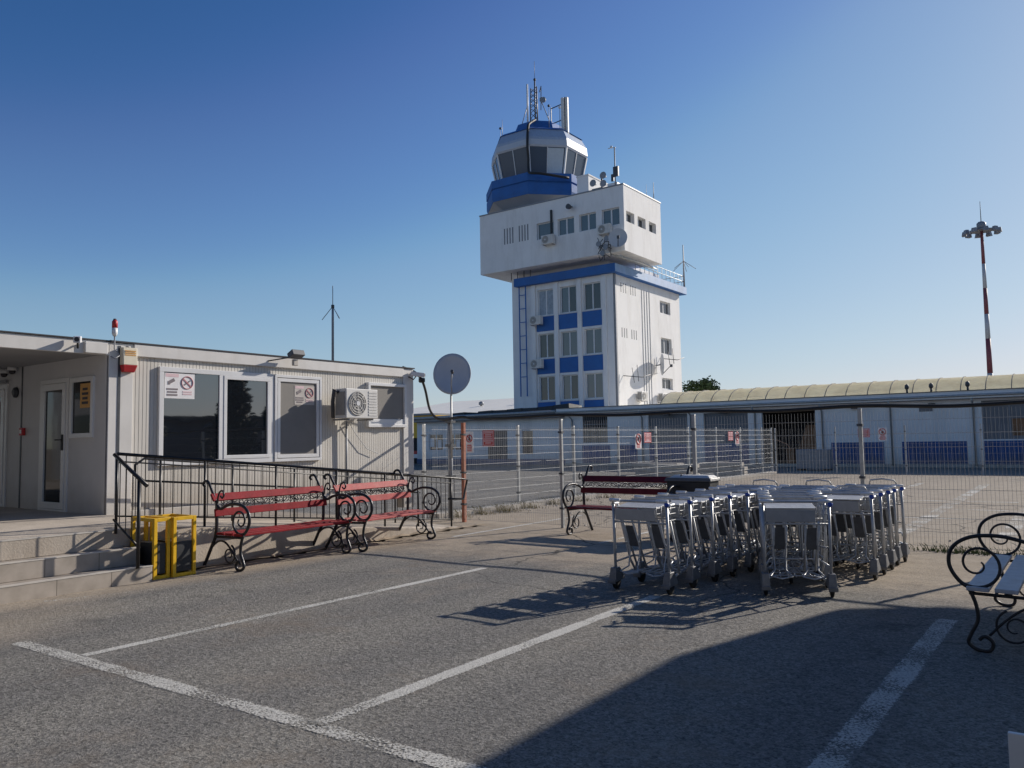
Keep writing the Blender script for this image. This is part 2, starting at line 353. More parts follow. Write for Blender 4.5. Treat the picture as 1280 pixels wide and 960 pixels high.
def paintmat(name, keep, col=(.74,.72,.66)):
    m = bpy.data.materials.new(name); m.use_nodes = True; N, L = nt(m); b = N['Principled BSDF']
    tc = N.new('ShaderNodeTexCoord'); O = tc.outputs['Object']
    n1 = N.new('ShaderNodeTexNoise'); n1.inputs['Scale'].default_value = 60; n1.inputs['Detail'].default_value = 6; n1.inputs['Roughness'].default_value = .75; L.new(O, n1.inputs['Vector'])
    n2 = N.new('ShaderNodeTexNoise'); n2.inputs['Scale'].default_value = 1.6; n2.inputs['Detail'].default_value = 5; L.new(O, n2.inputs['Vector'])
    ad = N.new('ShaderNodeMath'); ad.operation = 'MULTIPLY_ADD'; ad.inputs[1].default_value = .6; L.new(n2.outputs['Fac'], ad.inputs[0]); L.new(n1.outputs['Fac'], ad.inputs[2])
    # worn away towards the edges of the stripe (UV.x runs across it)
    uv = N.new('ShaderNodeSeparateXYZ'); L.new(tc.outputs['UV'], uv.inputs['Vector'])
    pp = N.new('ShaderNodeMath'); pp.operation = 'PINGPONG'; pp.inputs[1].default_value = .5; L.new(uv.outputs['X'], pp.inputs[0])
    ed = N.new('ShaderNodeMapRange'); ed.inputs['From Min'].default_value = 0; ed.inputs['From Max'].default_value = .16; ed.inputs['To Min'].default_value = -.22; ed.inputs['To Max'].default_value = 0
    L.new(pp.outputs[0], ed.inputs['Value'])
    a2 = N.new('ShaderNodeMath'); a2.operation = 'ADD'; L.new(ad.outputs[0], a2.inputs[0]); L.new(ed.outputs['Result'], a2.inputs[1])
    mr = N.new('ShaderNodeMapRange'); mr.inputs['From Min'].default_value = 1-keep+.0; mr.inputs['From Max'].default_value = 1-keep+.09; L.new(a2.outputs[0], mr.inputs['Value'])
    L.new(mr.outputs['Result'], b.inputs['Alpha'])
    rp = N.new('ShaderNodeValToRGB'); rp.color_ramp.elements[0].position = .35; rp.color_ramp.elements[1].position = .7
    rp.color_ramp.elements[0].color = (*[c*.66 for c in col], 1); rp.color_ramp.elements[1].color = (*col, 1); L.new(n1.outputs['Fac'], rp.inputs['Fac'])
    L.new(rp.outputs['Color'], b.inputs['Base Color']); b.inputs['Roughness'].default_value = .85
    bp = N.new('ShaderNodeBump'); bp.inputs['Strength'].default_value = .8; bp.inputs['Distance'].default_value = .008
    bp.inputs['Strength'].default_value = 1; bp.inputs['Distance'].default_value = .012; L.new(n1.outputs['Fac'], bp.inputs['Height']); L.new(bp.outputs['Normal'], b.inputs['Normal'])
    return m
PM = {k: paintmat('road paint worn %d' % i, k) for i, k in enumerate((.34, .27, .22, .15))}
def stripe(a, b, w, keep, name='parking_line'):
    a, b = Vector((*a, .004)), Vector((*b, .004)); t = (b-a).normalized(); n = Vector((-t.y, t.x, 0))*w/2
    o = MB().quad(a-n, a+n, b+n, b-n).build(name, PM[keep], fix=False)
    uv = o.data.uv_layers.new(name='UVMap'); L_ = (b-a).length
    for i, c in enumerate(((0,0),(1,0),(1,L_),(0,L_))): uv.data[i].uv = c
    return struct(o)

# ------------------------------------------------------------------ painted lines
stripe((-7.55,3.13), (-1.9,3.22), .175, .27)
stripe((-6.62,3.22), (-6.55,8.3), .125, .34)
stripe((-3.82,3.2), (-3.83,7.75), .15, .34)
stripe((-1.18,3.3), (-1.17,8.1), .205, .27)
stripe((-9.3,4.1), (-8.55,6.2), .09, .15)
stripe((-9.16,10.75), (-9.2,15.2), .11, .34)
stripe((-6.5,11.2), (-6.5,16.5), .11, .34)
stripe((-2.75,14.6), (-3.0,30), .36, .22)
stripe((-1.25,14.5), (-1.4,31), .34, .22)
stripe((-4.6,15.5), (-4.9,30), .32, .22)
for yy in (17.4, 19.6, 22.0): stripe((-4.4,yy), (-1.6,yy+.3), .16, .27)

# ------------------------------------------------------------------ steps, landing and ramp
st = thing('entrance_steps', 'beige tiled entrance steps and ramp in front of the white cabin', 'steps', (0,0,0))
MB().box(-10.1,-9.55,-6,5.47,-.05,.175).build('step', M['tile'], st, .008)
MB().box(-10.4,-9.85,-6,5.47,.176,.38).build('step', M['tile'], st, .008)
lp = MB()
prof = [(-10.15,.385),(-10.15,.60),(-11.4,.70),(-24,.72),(-24,.381)]
lp.hexa([(x,-6,z) for x,z in prof], [(x,5.9,z) for x,z in prof]); lp.build('landing', M['ramp'], st)
ns = MB()
for x0, x1, z in ((-9.62,-9.545,.18),(-9.92,-9.845,.386),(-10.22,-10.145,.606)):
    ns.box(x0, x1, -6, 5.472, z-.006, z+.006)
ns.build('nosing', mat('pale step nosing', (.58,.54,.48), .5), st)
rm = MB(); Y0, Y1 = 6.05, 12.0
A = [(-9.96,Y0,-.02),(-11.46,Y0,-.02),(-11.46,Y1,-.02),(-9.96,Y1,-.02)]
B = [(-9.99,Y0,.575),(-11.46,Y0,.66),(-11.46,Y1,.05),(-9.99,Y1,.01)]
rm.hexa(A, B)
rm.hexa([(-10.15,5.901,-.02),(-11.46,5.901,-.02),(-11.46,6.049,-.02),(-10.15,6.049,-.02)], [(-10.15,5.901,.59),(-11.46,5.901,.67),(-11.46,6.049,.665),(-10.15,6.049,.585)])
rm.build('ramp', M['ramp'], st)

# sand swept against the kerb
rs = random.Random(4)
sd = MB()
for i in range(16):
    y = 5.9 + i*.42; w = .16+rs.random()*.16; h = .03+rs.random()*.04
    sd.poly([(-9.98,y-.3,.004),(-9.98+w*.7,y-.1,.004),(-9.98+w,y+.2,.004),(-9.98+w*.6,y+.5,.004),(-9.98,y+.6,.004)])
    sd.poly([(-9.975,y-.25,.004),(-9.975+w*.4,y+.1,h*.5),(-9.975,y+.2,h)]); sd.poly([(-9.975+w*.4,y+.1,h*.5),(-9.975+w*.3,y+.5,.004),(-9.975,y+.2,h)])
# ------------------------------------------------------------------ railings
rl = thing('ramp_railing', 'black iron ramp railing with thin upright bars behind the red benches', 'railing', (-10.1,5.3,0))
rl.location = (0,0,0)
zt = lambda y: 1.57 + (y-5.3)*(.93-1.57)/(12.1-5.3)
XR = -10.12
tr = MB()
tr.tube([(XR,5.3,zt(5.3)),(XR,12.1,zt(12.1)),(XR,12.32,zt(12.1)-.03),(XR,12.2,zt(12.1)-.40),(XR,11.75,zt(12.1)-.37)], .022, 8)
tr.build('top_rail', M['black_metal'], rl)
MB().tube([(XR,5.3,zt(5.3)-.14),(XR,5.34,zt(5.3)-.10),(XR,11.9,zt(11.9)-.10)], .011, 6).build('upper_rail', M['black_metal'], rl)
MB().tube([(XR,5.3,zt(5.3)-.79),(XR,11.8,zt(11.8)-.79)], .012, 6).build('bottom_rail', M['black_metal'], rl)
bl = MB(); y = 5.42
while y < 12:
    bl.tube([(XR,y,zt(y)-.79 if y<11.8 else zt(y)-.38),(XR,y,zt(y)-.02)], .0065, 5, caps=False); y += .13
bl.build('baluster_row', M['black_metal'], rl)
for y in (5.3, 6.55, 7.75, 8.95, 10.05, 10.9, 11.83):
    zg = .57 - max(0, y-5.9)*.56/6.1
    MB().tube([(XR,y,max(zg,0)-.01),(XR,y,zt(y))], .018, 8).build('post', M['black_metal'], rl)

hr = thing('stair_handrail', 'short black sloping handrail beside the tiled steps', 'handrail', (0,0,0))
MB().tube([(-10.13,5.27,1.56),(-9.36,5.27,1.18)], .025, 8).build('rail', M['black_metal'], hr)
MB().tube([(-10.13,5.27,.74),(-9.56,5.27,.45)], .014, 6).build('lower_rail', M['black_metal'], hr)
MB().tube([(-9.53,5.27,.176),(-9.53,5.27,1.25)], .022, 8).build('post', M['black_metal'], hr)
hb = MB()
for k in range(1, 4): x = -10.13+k*.15; hb.tube([(x,5.27,.74-k*.075),(x,5.27,1.56-k*.074)], .0065, 5, caps=False)
hb.build('baluster_row', M['black_metal'], hr)

wr = thing('wall_handrail', 'black double handrail running along the cabin wall up the ramp', 'handrail', (0,0,0))
XW = -11.0
zw = lambda y: 1.50 + (y-6.0)*(.96-1.50)/6.0
MB().tube([(XW,6.15,zw(6.1)-.32),(XW,6.02,zw(6.0)-.22),(XW,6.02,zw(6.0)-.10),(XW,6.15,zw(6.15)),(XW,11.9,zw(11.9))], .018, 8).build('top_rail', M['black_metal'], wr)
MB().tube([(XW,6.15,zw(6.1)-.32),(XW,11.9,zw(11.9)-.32)], .016, 8).build('lower_rail', M['black_metal'], wr)
for y in (6.4, 7.6, 8.8, 10.0, 11.2): MB().tube([(XW,y,.55-max(0,y-5.9)*.56/6.1),(XW,y,zw(y))], .018, 8).build('post', M['black_metal'], wr)

# ------------------------------------------------------------------ site cabin
XC, YA, YB, ZB, ZT = -11.4, 5.8, 12.15, .64, 3.17
cb = thing('site_cabin', 'white ribbed metal site cabin with a triple window beside the ramp', 'cabin', (0,0,0))
def ribbed(p0, U, length, z0, z1, pitch=.058, d=.006):
    m = MB(); U = Vector(U); N = Vector((U.y,-U.x,0)); p0 = Vector(p0); s = 0
    while s < length-1e-6:
        e = min(s+pitch, length); w = (e-s)
        pts = [s, s+w*.82, s+w*.87, s+w*.95]; off = [0, 0, -d, -d]
        pts.append(e); off.append(0)
        for (a, oa), (b, ob) in zip(zip(pts, off), zip(pts[1:], off[1:])):
            A = p0+U*a+N*oa; B_ = p0+U*b+N*ob
            m.quad((A.x,A.y,z0),(B_.x,B_.y,z0),(B_.x,B_.y,z1),(A.x,A.y,z1))
        s = e
    return m
ribbed((XC-.02,YA+.38,0), (0,1,0), YB-YA-.68, ZB, 2.985).build('ribbed_wall', M['cabin_wall'], cb)
b = MB().box(-13.9,XC-.04,YA+.03,YB-.02,ZB,3.05); b.build('body', M['cabin_dull'], cb)
MB().box(XC-.03,XC+.012,YA+.018,YA+.38,ZB-.02,3.16).build('corner_post', M['cabin_frame'], cb, .006)
MB().box(XC-.2,XC+.012,YB-.30,YB,ZB-.3,3.16).build('corner_post', M['cabin_frame'], cb, .006)
MB().box(XC-.05,XC+.03,YA+.381,YB-.301,2.985,3.165).build('roof_rail', M['cabin_frame'], cb, .008)
MB().box(XC-.03,XC+.006,YA+.381,YB-.301,ZB-.08,ZB+.09).build('floor_rail', M['cabin_frame'], cb, .008)
MB().box(-14.0,XC+.04,YA+.02,YB+.02,3.168,3.19).build('roof', M['roofing'], cb)
MB().box(XC+.0125,XC+.018,YA+.15,YA+.19,.66,3.12).build('corner_seal', M['dark_grey'], cb)
# end wall of the cabin under the canopy, facing the steps
MB().wall((-18.5,YA,ZB), (1,0,0), (0,0,1), 18.5+XC, 3.0-ZB, [(18.5-13.42,18.5-12.50,.02,2.08),(18.5-12.44,18.5-11.74,1.16,2.06),(18.5-15.75,18.5-14.62,.02,2.10)], .05).build('end_wall', M['cabin_dull'], cb)
MB().box(-14.12,-14.08,YA-.008,YA+.02,ZB,3.0).build('joint', M['dark_grey'], cb)
# windows: frame, panes, all set proud of the wall
w = MB(); F = .075
def frame(m, y0, y1, z0, z1, x0, x1, f=F):
    m.box(x0,x1,y0,y1,z0,z0+f); m.box(x0,x1,y0,y1,z1-f,z1); m.box(x0,x1,y0,y0+f,z0+f,z1-f); m.box(x0,x1,y1-f,y1,z0+f,z1-f)
wd = MB(); frame(wd, 6.58, 8.66, 1.36, 2.86, XC-.02, XC+.03); wd.box(XC-.02,XC+.03,7.60,7.68,1.435,2.785)
frame(wd, 7.682, 8.584, 1.436, 2.784, XC-.015, XC+.038, .06)
wd = wd.build('window', M['upvc'], cb, .005)
MB().box(XC-.01,XC+.012,6.655,7.60,1.435,2.785).build('pane', M['cabin_glass'], wd)
MB().box(XC-.01,XC+.012,7.742,8.524,1.496,2.724).build('pane', M['cabin_glass'], wd)
w3 = MB(); frame(w3, 8.67, 9.70, 1.36, 2.86, XC-.02, XC+.045, .05); frame(w3, 8.73, 9.64, 1.42, 2.80, XC-.02, XC+.04, .06)
w3 = w3.build('screened_window', M['upvc'], cb, .005)
MB().box(XC-.01,XC+.02,8.79,9.58,1.48,2.74).build('insect_screen', M['screen'], w3)
w4 = MB(); frame(w4, 10.84, 11.90, 1.96, 2.83, XC-.02, XC+.06, .06); w4.box(XC-.02,XC+.04,10.90,11.84,2.02,2.12)
w4 = w4.build('end_window', M['upvc'], cb, .005)
MB().box(XC-.01,XC+.02,10.9,11.84,2.12,2.77).build('insect_screen', M['screen'], w4)
# door and side window under the canopy
def yframe(m, x0, x1, z0, z1, y0, y1, f):
    m.box(x0,x1,y0,y1,z0,z0+f); m.box(x0,x1,y0,y1,z1-f,z1); m.box(x0,x0+f,y0,y1,z0+f,z1-f); m.box(x1-f,x1,y0,y1,z0+f,z1-f)
d1 = MB(); yframe(d1, -13.42, -12.50, ZB+.02, 2.72, YA-.02, YA+.045, .07); yframe(d1, -13.345, -12.575, ZB+.095, 2.645, YA-.03, YA+.03, .10)
d1 = d1.build('door', M['upvc'], cb, .004)
MB().box(-13.245,-12.675,YA-.005,YA+.02,ZB+.195,2.545).build('pane', M['door_glass'], d1)
hd = MB().box(-12.65,-12.60,YA-.045,YA-.031,1.62,1.86).tube([(-12.625,YA-.045,1.78),(-12.625,YA-.09,1.78),(-12.74,YA-.09,1.78)], .01, 6); hd.build('handle', M['black_rubber'], d1)
sw = MB(); yframe(sw, -12.44, -11.74, 1.80, 2.70, YA-.03, YA+.04, .07); sw = sw.build('side_window', M['upvc'], cb, .004)
MB().box(-12.37,-11.81,YA-.005,YA+.02,1.87,2.63).build('pane', M['door_glass'], sw)
d2 = MB(); yframe(d2, -15.75, -14.62, ZB+.02, 2.74, YA-.02, YA+.045, .08); yframe(d2, -15.66, -14.71, ZB+.105, 2.655, YA-.03, YA+.03, .12)
d2 = d2.build('left_door', M['upvc'], cb, .004)
MB().box(-15.54,-14.83,YA-.005,YA+.02,ZB+.225,2.535).build('pane', M['door_glass'], d2)
MB().box(-15.75,-14.60,YA-.06,YA-.031,2.76,2.80).build('door_closer', M['mid_grey'], d2)
# canopy over the entrance
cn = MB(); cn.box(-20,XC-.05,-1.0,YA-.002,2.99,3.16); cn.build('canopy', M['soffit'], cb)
MB().box(XC-.049,XC+.01,-1.0,YA+.017,2.97,3.165).build('fascia', M['cabin_frame'], cb, .006)
MB().box(-20,XC+.03,-1.0,YA+.019,3.168,3.186).build('canopy_roof', M['roofing'], cb)
MB().box(XC-.02,XC+.06,5.46,5.78,2.98,3.14).build('junction_box', M['cabin_frame'], cb, .008)

# things fixed to the cabin
t = thing('alarm_siren', 'cream and red alarm siren box on the cabin corner', 'siren', (XC+.02,6.08,2.74)); t.scale = (.85,.85,.85)
MB().hexa([(0,-.13,.12),(.11,-.12,.12),(.11,.13,.12),(0,.14,.12)], [(0,-.13,.42),(.09,-.12,.42),(.09,.13,.42),(0,.14,.42)]).build('housing', M['sirencream'], t, .01)
MB().hexa([(0,-.10,0),(.07,-.09,0),(.07,.10,0),(0,.11,0)], [(0,-.13,.118),(.115,-.12,.118),(.115,.13,.118),(0,.14,.118)]).build('flash_lens', M['red_paint'], t, .01)
lb = MB()
for i in range(3): lb.box(.098,.104,-.09,.10,.28+i*.035,.30+i*.035)
lb.build('print', M['orangeprint'], t)
t = thing('door_sensor', 'small dark oval sensor above the alarm siren', 'sensor', (XC+.014,6.08,3.08))
MB().lathe((0,0,0), [(.035,0),(.045,.01),(.03,.03)], 12, 'x').build('lens', M['dark_grey'], t)
t = thing('warning_beacon', 'red and white warning beacon on a thin stalk above the cabin corner', 'beacon', (XC+.06,5.87,2.97)); t.scale = (.85,.85,.92)
MB().tube([(0,-.06,-.02),(.03,0,-.05),(.02,.08,.0),(0,.05,.06),(0,0,.10),(0,0,.34)], .011, 6).build('stalk', M['mid_grey'], t)
MB().lathe((0,0,.30), [(.025,0),(.045,.04),(.045,.13)], 12).build('white_lens', M['white_paint'], t)
MB().lathe((0,0,.431), [(.045,0),(.046,.1),(.03,.125)], 12).build('red_lens', M['red_paint'], t)
MB().lathe((0,0,.557), [(.03,0),(.022,.02)], 12).build('cap', M['dark_grey'], t)
def cctv(loc, rz, label):
    t = thing('security_camera', label, 'camera', loc, rz)
    MB().tube([(0,0,0),(0,.10,-.06),(0,.16,.02)], .014, 6).build('bracket', M['black_rubber'], t)
    MB().hexa([(-.045,.05,.02),(.045,.05,.02),(.045,.33,-.02),(-.045,.33,-.02)], [(-.045,.05,.11),(.045,.05,.11),(.045,.33,.07),(-.045,.33,.07)]).build('housing', M['upvc'], t, .01)
    MB().lathe((0,.331,.03), [(.034,0),(.03,.01)], 12, 'y').build('lens', M['ink'], t)
cctv((XC+.03,5.38,3.09), -PI/2-.5, 'white bullet camera with dark bracket on the canopy fascia')
cctv((XC+.02,12.0,3.0), -.9, 'white bullet camera on the far end of the cabin')
def dome(loc, label):
    t = thing('dome_camera', label, 'camera', loc)
    MB().lathe((0,0,0), [(.07,.06),(.07,.02),(.06,0)], 14).build('base', M['upvc'], t)
    MB().lathe((0,0,-.06), [(.02,0),(.045,.02),(.055,.058)], 14).build('lens', M['ink'], t)
dome((-14.55,5.70,2.90), 'left dome camera on the wall beneath the canopy'); dome((-14.25,5.70,2.93), 'right dome camera on the wall beneath the canopy')
t = thing('wall_horn', 'small dark oval horn below the dome cameras', 'horn', (-14.30,YA-.01,2.58))
MB().lathe((0,-.05,0), [(.09,.05),(.085,.02),(.05,0)], 14, 'y').build('cover', M['dark_grey'], t)
t = thing('fire_call_point', 'small red fire call point on the cabin wall', 'call point', (-14.0,YA-.002,1.93))
MB().box(-.06,.06,-.05,0,-.06,.06).build('box', M['red_paint'], t, .006); MB().box(-.03,.03,-.056,-.05,-.03,.03).build('glass', M['white_paint'], t)
t = thing('floodlight', 'black floodlight on an arm at the cabin roof edge', 'floodlight', (XC+.03,8.95,3.10))
MB().tube([(0,-.42,-.02),(.12,-.15,.04),(.22,.02,.07)], .012, 6).build('arm', M['dark_grey'], t)
MB().hexa([(.16,-.12,.03),(.30,-.12,.10),(.30,.14,.10),(.16,.14,.03)], [(.12,-.12,.12),(.26,-.12,.19),(.26,.14,.19),(.12,.14,.12)]).build('lamp_head', M['greyplastic'], t, .008)
MB().box(.10,.16,.0,.10,-.08,.03).build('sensor', M['cabin_frame'], t, .01)

def ac_unit(name, label, loc, rz, s=1, group=None):
    t = thing(name, label, 'air conditioner', loc, rz, group)
    t.scale = (s,s,s)
    MB().box(-.40,.40,-.15,.15,0,.54).build('casing', M['ac_white'], t, .012)
    MB().lathe((-.12,-.157,.27), [(.225,.0),(.215,.012),(.205,.012)], 24, 'y').build('fan_grille', M['ac_grille'], t)
    fr = MB()
    for r in (.07,.12,.17,.21): fr.tube([(-.12+r*math.cos(q*PI/10),-.165,.27+r*math.sin(q*PI/10)) for q in range(20)], .005, 4, closed=True)
    for k in range(8): q = k*PI/4; fr.tube([(-.12+.05*math.cos(q),-.165,.27+.05*math.sin(q)),(-.12+.21*math.cos(q),-.165,.27+.21*math.sin(q))], .004, 4)
    fr.build('guard', M['ac_white'], t)
    MB().lathe((-.12,-.175,.27), [(.045,0),(.05,.015)], 14, 'y').build('hub', M['upvc'], t)
    lv = MB()
    for i in range(9): lv.box(.16,.385,-.158,-.149,.05+i*.052,.085+i*.052)
    lv.build('side_louvre', M['ac_white'], t)
    MB().box(-.412,-.401,-.12,.12,.06,.48).build('coil', M['ac_grille'], t)
    bk = MB().bar((-.3,-.12,-.02),(-.3,.30,-.02),.03).bar((.3,-.12,-.02),(.3,.30,-.02),.03); bk.build('bracket', M['mid_grey'], t)
    return t
t = ac_unit('air_conditioner', 'white outdoor air conditioner unit on the cabin wall', (-11.06,10.27,2.11), PI/2)
MB().tube([(-.42,.05,.48),(-.50,.06,.52),(-.50,.10,.30),(-.40,.2,.02)], .035, 8).build('pipe', M['dark_grey'], t)
t.scale = (.98,1,1)
MB().tube([(.0,.28,-.03),(.0,.29,-1.5)], .022, 8).build('drain', M['mid_grey'], t)
tag(MB().tube([(-11.36,10.35,2.05),(-11.36,10.5,1.85),(-11.36,10.8,1.55),(-11.36,11.1,1.45)], .006, 5).build('wall_cable', M['mid_grey']), 'thin grey cable hanging below the air conditioner on the cabin', 'cable')

# notices
def lines(m, x, y0, y1, z0, z1, n, t=.004, r=random.Random(3), axis='y'):
    for i in range(n):
        z = z1 - (i+.5)*(z1-z0)/n; h = (z1-z0)/n*.28; a = (y1-y0)*r.uniform(.0,.18)
        if axis == 'y': m.box(x, x+t, y0+a, y1-a, z-h, z+h)
        else: m.box(y0+a, y1-a, x-t, x, z-h, z+h)
def ring_y(m, x, y, z, R, r=.008, n=24): m.tube([(x, y+R*math.cos(2*PI*k/n), z+R*math.sin(2*PI*k/n)) for k in range(n)], r, 5, closed=True)
def notice_x(loc, label, w, h, faded=False):          # a two-part notice facing +X: camera surveillance | no smoking
    t = thing('notice', label, 'notice', loc)
    MB().box(0,.003,0,w,-h,0).build('sheet', M['signwhite'] if not faded else mat('sun bleached notice', (.50,.46,.42), .6), t)
    red, ink = M['faded_red'], M['faded_ink']
    MB().box(.003,.005,.015,w*.46,-h*.16,-h*.03).build('header', M['signpink'], t)
    c = MB(); c.bar((.006,w*.12,-h*.40),(.006,w*.32,-h*.26),.004,.05); c.box(.003,.007,w*.10,w*.18,-h*.46,-h*.42); c.build('camera_symbol', ink, t)
    l = MB(); lines(l, .003, w*.05, w*.45, -h*.92, -h*.58, 3); l.build('print', ink, t)
    q = MB(); ring_y(q, .006, w*.75, -h*.36, w*.19, .008); q.bar((.008,w*.62,-h*.22),(.008,w*.88,-h*.52),.003,.018); q.build('no_smoking_ring', red, t)
    s = MB(); s.bar((.005,w*.64,-h*.46),(.005,w*.84,-h*.28),.003,.022); s.build('cigarette', ink, t)
    l = MB(); lines(l, .003, w*.55, w*.95, -h*.86, -h*.68, 2); l.build('small_print', M['signpink'], t)
notice_x((XC+.013,6.67,2.775), 'white two-part camera and no smoking notice in the left cabin window pane', .50, .39)
notice_x((XC+.021,9.10,2.69), 'bleached camera and no smoking notice on the screened window', .44, .34, True)
t = thing('sticker', 'yellow sticker in the small window by the door', 'sticker', (-12.12,YA-.012,2.60))
MB().box(-.02,.28,-.003,0,-.36,0).build('sheet', M['orangeprint'], t); l = MB(); lines(l, -.003, .02, .24, -.32, -.05, 4, axis='x'); l.build('print', M['ink'], t)
t = thing('poster', 'brown and yellow poster inside the leftmost glass door', 'poster', (-15.5,YA-.012,2.45))
MB().box(0,.62,-.003,0,-.42,0).build('sheet', M['brown'], t); MB().box(.1,.55,-.006,-.003,-.50,-.43).build('strip', M['orangeprint'], t); l = MB(); lines(l,-.003,.05,.55,-.38,-.05,3,axis='x'); l.build('print', M['red_paint'], t)

# ------------------------------------------------------------------ yellow frame stands beside the steps
def stand(loc, rz, label, W):
    t = thing('yellow_stand', label, 'bin frame', loc, rz, 'yellow bin frames beside the steps')
    H, D, s = .755, .56, .045
    f = MB()
    for x in (-W/2, W/2-s):
        for y in (-D/2, D/2-s): f.box(x,x+s,y,y+s,0,H)
    for z in (0, H-s):
        f.box(-W/2+s,W/2-s,-D/2,-D/2+s,z,z+s); f.box(-W/2+s,W/2-s,D/2-s,D/2,z,z+s)
        f.box(-W/2,-W/2+s,-D/2+s,D/2-s,z,z+s); f.box(W/2-s,W/2,-D/2+s,D/2-s,z,z+s)
    f.build('frame', M['yellow'], t, .004)
    MB().box(-W/2+.055,W/2-.055,-D/2+.015,D/2-.015,.06,.44).build('liner', M['dark_panel'], t, .006)
stand((-9.84,5.60,.0), PI/2, 'yellow tube bin frame with black liner half hidden by the lowest step', .22)
stand((-9.80,5.885,.0), PI/2, 'yellow tube bin frame with black liner beside the red bench', .32)

# ------------------------------------------------------------------ cast iron benches
def spiral(c, R, r0, a0, turns, n=40, sgn=1):
    return [(c[0]+(R+(r0-R)*i/n)*math.cos(a0+sgn*2*PI*turns*i/n), c[1]+(R+(r0-R)*i/n)*math.sin(a0+sgn*2*PI*turns*i/n)) for i in range(n+1)]
def smooth(P, n=6):
    out = []
    for i in range(len(P)-1):
        p0, p1, p2, p3 = (Vector(P[max(i-1,0)]), Vector(P[i]), Vector(P[i+1]), Vector(P[min(i+2,len(P)-1)]))
        for k in range(n):
            t = k/n; out.append(tuple(.5*((2*p1)+(p2-p0)*t+(2*p0-5*p1+4*p2-p3)*t*t+(3*p1-p0-3*p2+p3)*t**3)))
    out.append(tuple(P[-1])); return out
def bench(label, loc, rz, L, wood, seatn=3, iron='cast_iron', k=1.0):
    # local: x along the bench, d (local -y) from the rear foot to the front, z up
    t = thing('iron_bench', label, 'bench', loc, rz, None)
    P3 = lambda pts, x: [(x, -d, z) for d, z in pts]
    for x in (0, L):
        m = MB()
        tube = m.tube; m.tube = lambda P, R, n=8, **kw: tube(P, [q*k for q in R] if isinstance(R, list) else R*k, n, **kw)
        back = smooth([(0,.012),(.07,.12),(.16,.27),(.25,.42),(.275,.56),(.275,.70),(.285,.84),(.22,.95),(.15,1.06),(.105,1.13),(.06,1.165),(.0,1.16),(-.03,1.125),(.0,1.095)])
        m.tube(P3(back, x), [.024 if z < .7 else .02 for d, z in back], 8)
        m.tube(P3(smooth([(.285,.84),(.30,.95),(.34,1.03),(.40,1.04),(.425,.985),(.39,.945),(.355,.975)]), x), .013, 6)
        arm = smooth([(.285,.84),(.36,.80),(.48,.845),(.64,.875),(.82,.855),(.94,.77),(.965,.64),(.90,.52),(.80,.455)])
        m.tube(P3(arm, x), .021, 8)
        m.tube(P3(spiral((.775,.655), .185, .03, -.9, -1.45), x), [.018-.008*i/40 for i in range(41)], 8)
        front = smooth([(.84,.47),(.80,.36),(.79,.24),(.84,.13),(.86,.06),(.80,.015),(.72,.02),(.70,.08),(.75,.12),(.79,.09)])
        m.tube(P3(front, x), .02, 8)
        m.tube(P3(smooth([(.10,.16),(.18,.28),(.32,.365),(.46,.36),(.60,.26),(.72,.13)]), x), .014, 6)
        m.tube(P3(spiral((.55,.20), .135, .03, 1.2, -1.5), x), [.014-.006*i/40 for i in range(41)], 6)
        m.tube(P3([(.25,.425),(.84,.435)], x), .018, 6)
        m.build('end_frame', M[iron], t)
    sl = []
    n = 24
    def plank(d0, z0, d1, z1, th, name):
        a, b = Vector((0,-d0,z0)), Vector((0,-d1,z1)); w = (b-a); nn = Vector((0, -w.z, w.y)).normalized()*th
        ring = lambda x: [a+Vector((x,0,0)), b+Vector((x,0,0)), b+nn+Vector((x,0,0)), a+nn+Vector((x,0,0))]
        MB().hexa(ring(-.045), ring(L+.045)).build(name, M[wood], t, .006)
    plank(.27,.91,.205,1.005,-.03,'back_slat'); plank(.315,.70,.30,.80,-.03,'back_slat')
    for k in range(seatn):
        d0 = .33+k*(.56/seatn); plank(d0,.455,d0+.56/seatn-.035,.458,-.032,'seat_slat')
    f = MB(); k = 0; x = .05; w = .17; z0, z1 = .815, .895
    dd = lambda z: .315-(z-.80)*.35
    while x < L-.05-w/2:
        e = min(x+w, L-.04)
        f.tube([(x+(e-x)*i/8, -dd(.855), .855+.03*math.sin(i*PI/4)*(1 if k % 2 else -1)) for i in range(9)], .007, 5)
        f.tube([((x+e)/2+q*.05*math.cos(a*PI/6), -dd(.855)-.005, .855+.033*math.sin(a*PI/6)) for a in range(12) for q in (1,)], .006, 5, closed=True)
        f.tube([(x, -dd(z0), z0),(x+.03,-dd(.85),.85),(x+.01,-dd(z1),z1)], .006, 5)
        f.tube([(e, -dd(z0), z0),((x+e)/2,-dd(.86)-.01,.86),(e,-dd(z1),z1)], .005, 5)
        x += w; k += 1
    f.build('filigree', M['cast_iron'], t)
    return t
# rear feet run along local x; local -y is the front
bench('bright red slatted bench with scrolled iron ends beside the yellow frames', (-9.97,6.45,0), PI/2+.03, 1.90, 'red_wood')
bench('faded pink-red slatted bench with scrolled iron ends at the low end of the ramp', (-9.93,8.56,0), PI/2+.075, 1.70, 'pink_wood')
bench('dark maroon slatted bench against the mesh fence behind the trolleys', (-7.52,12.72,0), 0, 1.95, 'maroon_wood')
bench('white slatted bench with black scrolled ends at the right edge in shadow', (-.02,9.0,0), -PI/2, 1.95, 'white_wood', 3, 'black_metal', .72)

